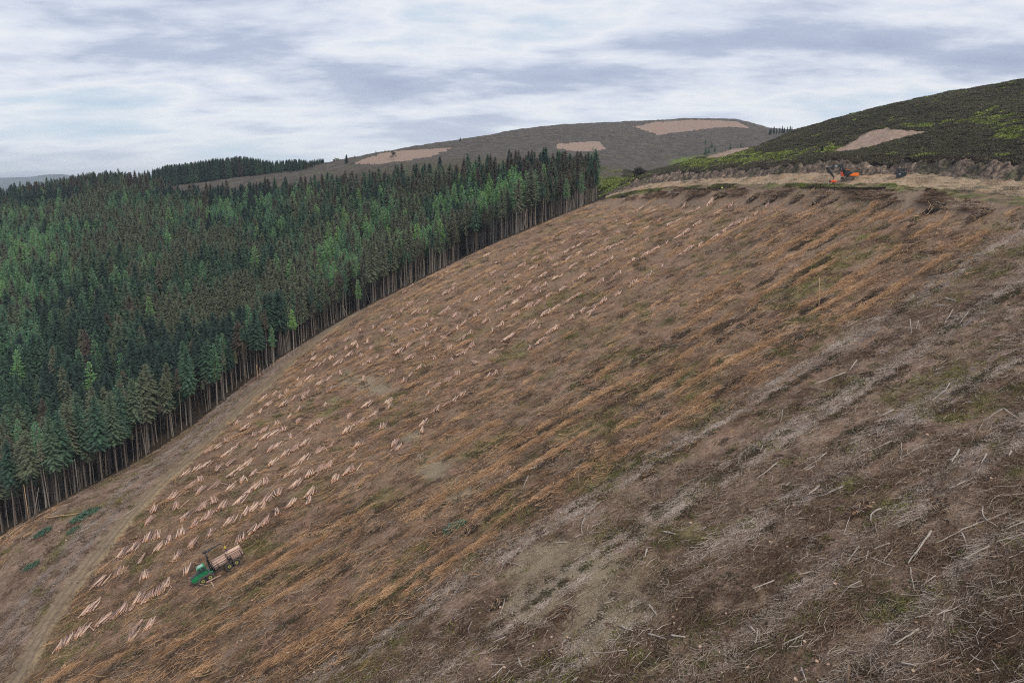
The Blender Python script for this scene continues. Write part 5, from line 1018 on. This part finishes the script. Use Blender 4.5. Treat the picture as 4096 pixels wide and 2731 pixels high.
b=MB(); b.wheel((5.35,.0,-.95),.26,.5,14,0,tread=.06); b.box((6.65,0,-.55),(.25,.7,.75),0,None,.9,.05); xpart(b,'feed_roller',[m_dark],hd)
b=MB(); b.box((4.45,.1,-.5),(.2,.35,.5),0,None,1,.04); xpart(b,'hydraulic_block',[m_or],hd)
pe=hit(3392,721,200,330); pe.z=float(z_at(pe.x,pe.y,False)); ex.location=pe+Vector((0,0,.15)); ex.rotation_euler=(0,0,XW)
# fuel unit on the road
ft=link('fuel_tank',None); props(ft,'dark blue steel fuel tank with open top frame, standing on the gravel road','fuel tank')
b=MB(); b.box((0,0,.78),(2.55,1.5,1.5),0,None,1,.05)
for k in range(5): b.box((-1.0+.5*k,-.77,.78),(.06,.05,1.4),0)
b.box((0,0,.08),(2.6,1.55,.14),0); part(b,'tank_body',[m_navy],ft)
for x in (-1.2,1.2):
    for y in (-.68,.68):
        b=MB(); b.box((x,y,2.05),(.13,.13,1.12),0); part(b,'post',[m_black],ft)
b=MB(); b.box((0,-.68,2.62),(2.6,.16,.14),0); b.box((0,.68,2.62),(2.6,.16,.14),0); b.box((-1.2,0,2.62),(.14,1.3,.14),0); b.box((1.2,0,2.62),(.14,1.3,.14),0); b.box((0,.72,2.1),(2.3,.05,.5),0); part(b,'top_frame',[m_black],ft)
b=MB(); b.box((-.35,-.1,1.75),(.9,.7,.5),0,None,.8,.06); b.tube([(.5,-.2,1.55),(.5,-.2,2.1),(.8,-.3,2.2)],.05,6,0); part(b,'pump',[m_dark],ft)
b=MB(); b.box((-.75,-.80,.98),(.62,.02,.14),0); part(b,'label_plate',[m_white],ft)
b=MB(); b.box((1.36,-.4,1.95),(.22,.28,.26),0,None,1,.03); part(b,'lamp',[m_redl],ft)
pf=hit(3604,711,180,300); ft.location=(pf.x,pf.y,float(z_at(pf.x,pf.y))+.02); ft.rotation_euler=(0,0,-.08)
# worker in a high visibility jacket
def skin(name,pts,edges,rad,m,parent=None,sub=1):
    me=bpy.data.meshes.new(name); me.from_pydata(pts,edges,[]); me.materials.append(m); o=link(name,me,parent)
    md=o.modifiers.new('skin','SKIN'); sv=me.skin_vertices[0].data if me.skin_vertices else None
    if sv is None:
        bpy.context.view_layer.objects.active=o; bpy.ops.mesh.customdata_skin_add(); sv=me.skin_vertices[0].data
    for i,r in enumerate(rad): sv[i].radius=(r if isinstance(r,tuple) else (r,r))
    sv[0].use_root=True; s2=o.modifiers.new('sub','SUBSURF'); s2.levels=sub; s2.render_levels=sub; return o
m_skin=mat('skin',(.45,.27,.2),.6,0); m_hiv=mat('yellow_green_jacket',(.62,.80,.05),.7,.15,3); m_trou=mat('grey_trousers',(.16,.17,.18),.9,.2,3); m_helm=mat('yellow_white_helmet',(.80,.85,.45),.4,0); m_boot=mat('boots',(.03,.025,.02),.7,0)
pn=link('person',None); props(pn,'worker in yellow green high visibility jacket and helmet, standing behind the root heap','person')
body=skin('body',[(0,0,.95),(0,0,1.2),(0,0,1.42),(0,0,1.52),(0,-.02,1.64),(0,-.01,1.74),(.11,0,.88),(.13,.02,.5),(.13,0,.10),(.13,-.16,.05),(-.11,0,.88),(-.14,-.04,.5),(-.14,0,.10),(-.14,-.16,.05),(.2,0,1.42),(.27,-.02,1.15),(.24,-.2,1.02),(.23,-.29,1.0),(-.2,0,1.42),(-.27,-.02,1.15),(-.22,-.2,1.05),(-.2,-.29,1.04)],[(0,1),(1,2),(2,3),(3,4),(4,5),(0,6),(6,7),(7,8),(8,9),(0,10),(10,11),(11,12),(12,13),(2,14),(14,15),(15,16),(16,17),(2,18),(18,19),(19,20),(20,21)],[.14,.135,.15,.06,.095,.085,.10,.07,.05,.045,.10,.07,.05,.045,.07,.05,.035,.03,.07,.05,.035,.03],m_trou,pn)
jk=skin('jacket',[(0,0,.9),(0,0,1.15),(0,0,1.40),(0,0,1.5),(.21,0,1.42),(.28,-.02,1.15),(.25,-.18,1.03),(-.21,0,1.42),(-.28,-.02,1.15),(-.23,-.18,1.06)],[(0,1),(1,2),(2,3),(2,4),(4,5),(5,6),(2,7),(7,8),(8,9)],[.175,.17,.18,.09,.085,.07,.055,.085,.07,.055],m_hiv,pn)
b=MB(); b.wheel((0,0,0),.01,.01,3); b=MB()
for i,(zz_,r_) in enumerate(((1.74,.135),(1.80,.13),(1.86,.09))): pass
b.tube([(0,-.01,1.72),(0,-.01,1.79),(0,-.01,1.85),(0,-.01,1.885)],[.135,.13,.095,.03],14,0,True); b.box((0,-.14,1.735),(.2,.12,.02),0,None,1,.004); part(b,'helmet',[m_helm],pn)
b=MB()
b.box((0,-.11,1.60),(.03,.04,.05),0); b.box((0,-.092,1.64),(.15,.02,.11),0,None,.9,.004); part(b,'face',[m_skin],pn)
pp=hit(2887,768,250,360); pn.location=(pp.x,pp.y,float(z_at(pp.x,pp.y))-.02); pn.rotation_euler=(0,0,.5)
# ------------------------------------------------------------------ heaps of slash and root plates
HPM=[]
for i in range(4):
    b=MB(); R_=random.Random(500+i)
    for k in range(60):
        a=R_.random()*6.28; d=Vector((math.cos(a),math.sin(a)*.6,R_.uniform(-.25,.45))).normalized(); c0=Vector((R_.gauss(0,1.1),R_.gauss(0,.6),max(0,R_.gauss(.5,.35)))); l=R_.uniform(.6,2.0); b.tube([c0-d*l*.5,c0+Vector((0,0,.1)),c0+d*l*.5],[.05,.04,.015],4,R_.choice((0,0,1,2)),False)
    sm=b.mesh('slash_sticks_%d'%i,[m_brown,m_grey,m_tan]); fr=leaves(510+i,260,1.9,1.15,(.35,.9),[m_frond,m_frond,m_frond,m_needle][i],.4); HPM.append((sm,fr))
HP=[(2886,790,1.5,'tall root heap in front of the worker in the bright jacket'),(2705,785,1.2,'dark slash heap at the left end of the grass verge'),(2760,795,1.0,'low slash heap left of the root heap'),(3015,795,1.5,'broad slash heap just right of the root heap'),(3080,805,1.5,'slash heap behind the highest log stack'),(3190,800,1.5,'wide dark slash heap below the excavator'),(3260,815,1.2,'slash heap right below the excavator'),(3340,800,1.0,'small slash heap right of the excavator line'),(3560,815,1.3,'slash heap below the fuel tank'),(3735,842,1.8,'big grey root heap at the foot of the tan bank'),(3915,862,1.6,'dark branch heap at the upper right'),(1822,2108,1.3,'green topped branch heap near the bare scree'),(1880,2118,1.1,'brown branch heap near the bare scree'),(2420,1990,.9,'low slash heap on the right slope, left one'),(2240,2440,1.0,'stump and root heap at the bottom of the scree'),(1995,2410,1.0,'slash heap at the lower left rim of the scree'),(2590,1905,.9,'small dark heap above the scree'),(1690,2020,.9,'low brown heap on the orange slope'),(1500,2130,.9,'small brown heap on the middle slope'),(3430,2060,1.1,'rust coloured bush heap on the right slope'),(3740,2010,.9,'low heap beside the curved grey stem')]
for i,(a,bb,s,lab) in enumerate(HP):
    s*=.72
    p=hit(a,bb); k=3 if a in (1822,) else i%3; o=link('slash_heap',None); M_=place_frame(o,p,(ROWYAW if bb>900 else -.1)+random.uniform(-.3,.3),-.05); o.matrix_world=M_@Matrix.Scale(s,4)
    link('branches',HPM[k][0],o); c=link('needles',HPM[k][1],o); c['tint']=[.3,.55,.7][i%3] if k!=3 else .5; props(o,lab,'slash heap')
for (a,bb,s,lab) in ((345,2060,1.25,'dark green top of the felled tree on the pale strip'),(298,2118,.7,'green branch clump below the felled tree top'),(130,2262,.7,'dark green bramble clump by a pale stump at lower left'),(172,2130,.8,'green branch clump left of the felled trunk')):
    p=hit(a,bb); o=link('green_branches',leaves(int(a),420,2.2,1.2,(.3,.8),m_needle,.5)); M_=place_frame(o,p,ROWYAW,0); o.matrix_world=M_@Matrix.Scale(s,4); o['tint']=.42; props(o,lab,'green branches')
# ------------------------------------------------------------------ standing dead poles and broken stems
def pole(a,b,c,d,r,lab,m=m_bark2,twigs=0,grp=None,name='dead_pole'):
    p=hit(a,b); t=at(c,d); zt=float(t[1])*p.y; xt=float(t[0])*p.y; mbb=MB(); top=Vector((xt,p.y,zt))-p
    mbb.tube([(0,0,-.4),top*.5+Vector((.05,0,0)),top],[r*1.2,r,r*.5],6,0)
    R_=random.Random(int(a))
    for k in range(twigs):
        q=top*R_.uniform(.25,.95); an=R_.random()*6.28; mbb.tube([q,q+Vector((math.cos(an)*.7,math.sin(an)*.7,R_.uniform(-.2,.3)))],[.035,.01],4,0,False)
    o=link(name,mbb.mesh(name,[m]),None,p); props(o,lab,'dead tree',grp); return o
for t in [(3276,1235,3277,1108,.10,'tallest bare dead trunk standing alone on the right slope',m_tan,14),(2793,1243,2790,1190,.07,'thin dead pole among the orange brash rows',m_tan,5),(2315,1955,2312,1878,.08,'short bare pole above the scree',m_brown,8),(3392,2735,3392,2640,.10,'dead pole cut off by the bottom edge of the photo',m_brown,10),(856,2182,856,2138,.06,'pale thin pole standing behind the forwarder crane',m_bark2,0),(702,2136,682,2056,.05,'thin leaning dead sapling above the forwarder',m_brown,8),(2935,1130,2931,1085,.06,'little dead pole on the upper orange slope',m_brown,3),(1372,2140,1368,2100,.05,'little dead pole on the middle slope',m_brown,3)]: pole(*t)
BE=seg(600,1100,1.743,[(755,745,741,625),(805,722,788,645),(826,668,816,625),(842,660,836,618),(868,645,862,610),(905,642,895,600),(1080,515,1070,442),(1098,490,1097,458),(768,735,765,645)])+seg(1300,800,3.136,[(290,1462,215,1318),(572,1310,452,965),(122,1568,118,1492),(1610,752,1610,580),(1455,832,1448,535),(985,1085,925,940),(145,1400,90,1310),(85,1455,100,1320),(1035,1060,1040,900),(200,1410,215,1200)])+seg(1200,450,1.68,[(1515,790,1510,650),(1500,790,1522,652),(1838,655,1837,580),(1848,640,1843,592),(1612,692,1577,622),(1530,700,1532,560),(1620,690,1600,600),(1820,660,1830,560),(1550,780,1545,700)])+seg(0,1300,1.743,[(205,1385,165,1110),(225,1380,270,1130),(640,1110,615,880),(550,1180,520,930),(740,1060,735,900)])
for i,q in enumerate(BE):
    w_='near the corner of the wood' if q[0]>2050 else 'along the upper wood edge' if q[0]>1280 else 'at the bend of the dirt track' if q[0]>900 else 'at the left end of the wood edge'
    sz='leaning' if abs(q[2]-q[0])>22 else 'upright'
    pole(q[0],q[1]+4,q[2],q[3],.085,'%s broken bare stem %s'%(sz,w_),m_bark2 if i%4 else m_tan,2,'%s broken bare stems %s'%(sz,w_),'broken_stem')
def leaner(a,b,Da,c,d,Dc,r,lab):
    (x,t),(x2,t2)=at(a,b),at(c,d); p=Vector((x*Da,Da,t*Da)); q=Vector((x2*Dc,Dc,t2*Dc))-p; mbb=MB(); mbb.tube([(0,0,0),q*.5,q],[r,r*.85,r*.4],6); o=link('leaning_trunk',mbb.mesh('leaning_trunk',[m_bark2]),None,p); props(o,lab,'fallen tree')
pa=hit(2200,843); leaner(2200,843,pa.y,2119,765,pa.y+10,.2,'long fallen trunk leaning into the wood near its corner')
pa=hit(2160,858); leaner(2160,858,pa.y,2092,822,pa.y+4,.1,'thin trunk fallen under the long leaning one near the corner')
for q in seg(1200,450,1.68,[(1775,634,1690,640),(1790,645,1700,660)])+seg(1300,800,3.136,[(1895,655,1795,665),(1605,765,1480,845),(1190,975,1060,930),(1135,1020,1040,1045),(905,1105,850,1165),(435,1395,380,1375)])+seg(900,1350,2.94,[(410,555,240,620),(545,455,440,490),(900,105,935,135)]):
    stem(*q[:4],.12,m_brown,lab='brown trunk lying along the foot of the wood edge',grp='brown trunks lying along the foot of the wood edge',name='fallen_stem')
# ------------------------------------------------------------------ lone trees on the moor, hut
m_bush=mat('dark_bush_leaves',(.03,.03,.02),.95,.4,1.5,inst=[(0,(.03,.026,.02)),(.5,(.055,.05,.036)),(.8,(.06,.11,.035)),(1,(.12,.22,.06))])
SMC=[tree_meshes('small_spruce',600+i,H=10,cb=.06,wd=[2.0,2.4][i],stubs=False) for i in range(2)]; SML=tree_meshes('small_larch',620,H=10,cb=.1,wd=2.3,larch=True,stubs=False)
def lone(name,meshes,H0,a,b,top,tn,lab,cat='tree',grp=None,wide=1.0,lo=250,hi=1480):
    p=hit(a,b,lo,hi); h=abs(b-top)/F*(p.y*CT-p.z*ST); s=h/H0; o=link(name,None,None,p-Vector((0,0,.1)),(0,0,random.random()*6)); o.scale=(s*wide,s*wide,s)
    t_=link('trunk',meshes[0],o); c_=link('crown',meshes[1],o); c_['tint']=tn; t_['tint']=tn; props(o,lab,cat,grp); return o
for t in [(1387,656,620,.2,'dark spruce standing alone on the moor between the hut and the cut heather'),(1419,634,624,.2,'tiny conifer on the moor skyline right of the lone spruce'),(1504,617,602,.25,'thin conifer on the skyline above the left cut heather patch'),(1540,611,600,.25,'small dark conifer on the skyline, left of two above the pine'),(1555,607,598,.3,'small conifer on the skyline, right of two above the pine'),(1595,600,592,.3,'lowest little conifer on the skyline right of the pine'),(1841,567,549,.2,'solitary spruce on the long moor skyline'),(1998,543,536,.2,'tiny spruce high on the moor skyline'),(1301,656,648,.2,'little conifer at the right end of the skyline wood'),(3287,611,583,.18,'dark little spruce between the bracken and the cut heather'),(3079,541,517,.2,'dark spruce left of the group in the hill saddle')]:
    lone('small_spruce',SMC[t[0]%2],10,*t[:3],t[3],t[4])
for i,(a,tp) in enumerate([(3084,513),(3095,508),(3106,513),(3118,512),(3129,505),(3137,511),(3149,509),(3160,504),(3167,509),(3188,512),(3208,515),(3224,509)]):
    lone('small_spruce',SMC[i%2],10,a,min(536,540-i*1.2),tp,.18,'dark spruce in the group behind the hill saddle','tree','dark spruces in the group behind the hill saddle',.8,900,1480)
for i,(a,b,tp,l) in enumerate([(2822,622,588,'tallest young larch in the gully, left one'),(2834,618,592,'young larch close beside the tallest one in the gully'),(2859,614,588,'rounded young larch right of the pair in the gully'),(2846,590,566,'young larch in the gully, in front of the path'),(2821,580,560,'pale young larch at the upper end of the gully'),(2921,598,572,'separate young larch right of the gully'),(2963,590,574,'last young larch before the near hill'),(2752,546,536,'tiny green tree high on the far moor, right one'),(2697,553,545,'tiny green tree high on the far moor, left one'),(2645,609,599,'small green tree alone in the middle of the far moor')]):
    lone('young_larch',SML,10,a,b,tp,.86,l,'tree',None,1.25,380)
pi_=MB(); pi_.tube([(0,0,-.3),(.1,0,3),(0,.1,6),(.1,0,9.5)],[.35,.28,.2,.08],8)
R_=random.Random(9)
for k in range(16): a=R_.random()*6.28;z_=R_.uniform(3.2,9); l=R_.uniform(1.5,3.6)*(1-.05*z_); pi_.tube([(0,0,z_),(math.cos(a)*l*.6,math.sin(a)*l*.6,z_+.3),(math.cos(a)*l,math.sin(a)*l,z_+.5)],[.12,.07,.03],5)
def clumps(seed,n,R,H0,sz,m,flat=1.0):
    R2=np.random.default_rng(seed); V=[];Fc=[]
    for c in range(14):
        cc=np.array([R2.normal(0,R*.42),R2.normal(0,R*.42),H0+R2.normal(0,R*.45*flat)])
        for _ in range(n//14):
            p=cc+R2.normal(0,R*.2,3); d=R2.normal(0,1,3); d/=np.linalg.norm(d); s=np.cross(d,R2.normal(0,1,3)); s/=np.linalg.norm(s); l=R2.uniform(*sz); b=len(V); V+=[p-s*l*.4,p+s*l*.4,p+d*l]; Fc.append((b,b+1,b+2))
    return mesh_np('foliage_%d'%seed,np.array(V),np.array(Fc),[m])
pm=pi_.mesh('pine_trunk',[m_bark]); lone('pine_tree',(pm,clumps(630,1500,3.6,7.4,(.3,.7),m_needle,.9)),12,1573,638,601,.12,'old open crowned pine standing in the left cut heather patch')
bt=MB(); bt.tube([(0,0,-.2),(0,.1,1.5),(.1,0,3)],[.16,.12,.06],6); btm=bt.mesh('round_tree_trunk',[m_bark])
lone('round_tree',(btm,clumps(640,900,1.7,2.7,(.2,.45),m_bush)),4.5,1347,646,628,.95,'round light green tree leaning on the little hut at the skyline')
lone('bare_tree',(btm,clumps(641,260,1.6,2.6,(.15,.35),m_bush)),4.5,3396,467,453,.4,'small thin tree on the skyline of the near hill')
lone('dark_bush',(btm,clumps(642,2600,2.6,1.9,(.25,.55),m_bush,.5)),4.4,2558,706,669,.2,'big dark rounded bush at the foot of the moor, left of the spoil bank',cat='bush',wide=1.25,lo=400,hi=700)
ht=link('hut',None); props(ht,'narrow dark timber hut beside the round tree on the skyline','hut')
m_hut=mat('old_boards',(.13,.10,.085),.9,.4,3); b=MB()
for k in range(9): b.box((-1.0+.25*k,-1.0,1.75),(.23,.05,3.3),0); b.box((-1.0+.25*k,1.0,1.75),(.23,.05,3.3),0)
for k in range(8): b.box((-1.1,-.88+.25*k,1.75),(.05,.23,3.3),0); b.box((1.1,-.88+.25*k,1.75),(.05,.23,3.3),0)
part(b,'wall',[m_hut],ht); b=MB(); b.prism([(-1.35,3.4),(1.35,3.55),(1.35,3.67),(-1.35,3.52)],-1.25,1.25,0); part(b,'roof',[m_dark],ht)
b=MB(); b.box((.1,-1.04,1.0),(.75,.04,1.9),0); part(b,'door',[m_dark],ht); b=MB(); b.box((.1,-1.04,2.55),(.6,.04,.45),0); part(b,'window',[m_black],ht)
ph=hit(1337,650,600,900); ht.location=(ph.x,ph.y,float(z_at(ph.x,ph.y))-.15); ht.rotation_euler=(0,0,.25)
# ------------------------------------------------------------------ air
b=MB(); b.box((0,8000,-100),(40000,17200,2*262+40),0)
b=MB(); x0,x1,y0,y1,z0,z1=-21000,21000,-30,16200,-401.5,150
b.add([(x0,y0,z0),(x1,y0,z0),(x1,y1,z0),(x0,y1,z0),(x0,y0,z1),(x1,y0,z1),(x1,y1,z1),(x0,y1,z1)],[(0,3,2,1),(4,5,6,7),(0,1,5,4),(1,2,6,5),(2,3,7,6),(3,0,4,7)])
mh=bpy.data.materials.new('air'); mh.use_nodes=True; t=NT(mh.node_tree); o_=t.n('ShaderNodeOutputMaterial'); pv=t.n('ShaderNodeVolumePrincipled'); pv.inputs['Color'].default_value=(.78,.87,1,1); pv.inputs['Density'].default_value=HAZE; pv.inputs['Anisotropy'].default_value=.2; t.l(pv.outputs[0],o_.inputs['Volume'])
hz_=b.build('haze',[mh]); props(hz_,'thin blue haze over the hills','haze',kind='stuff')
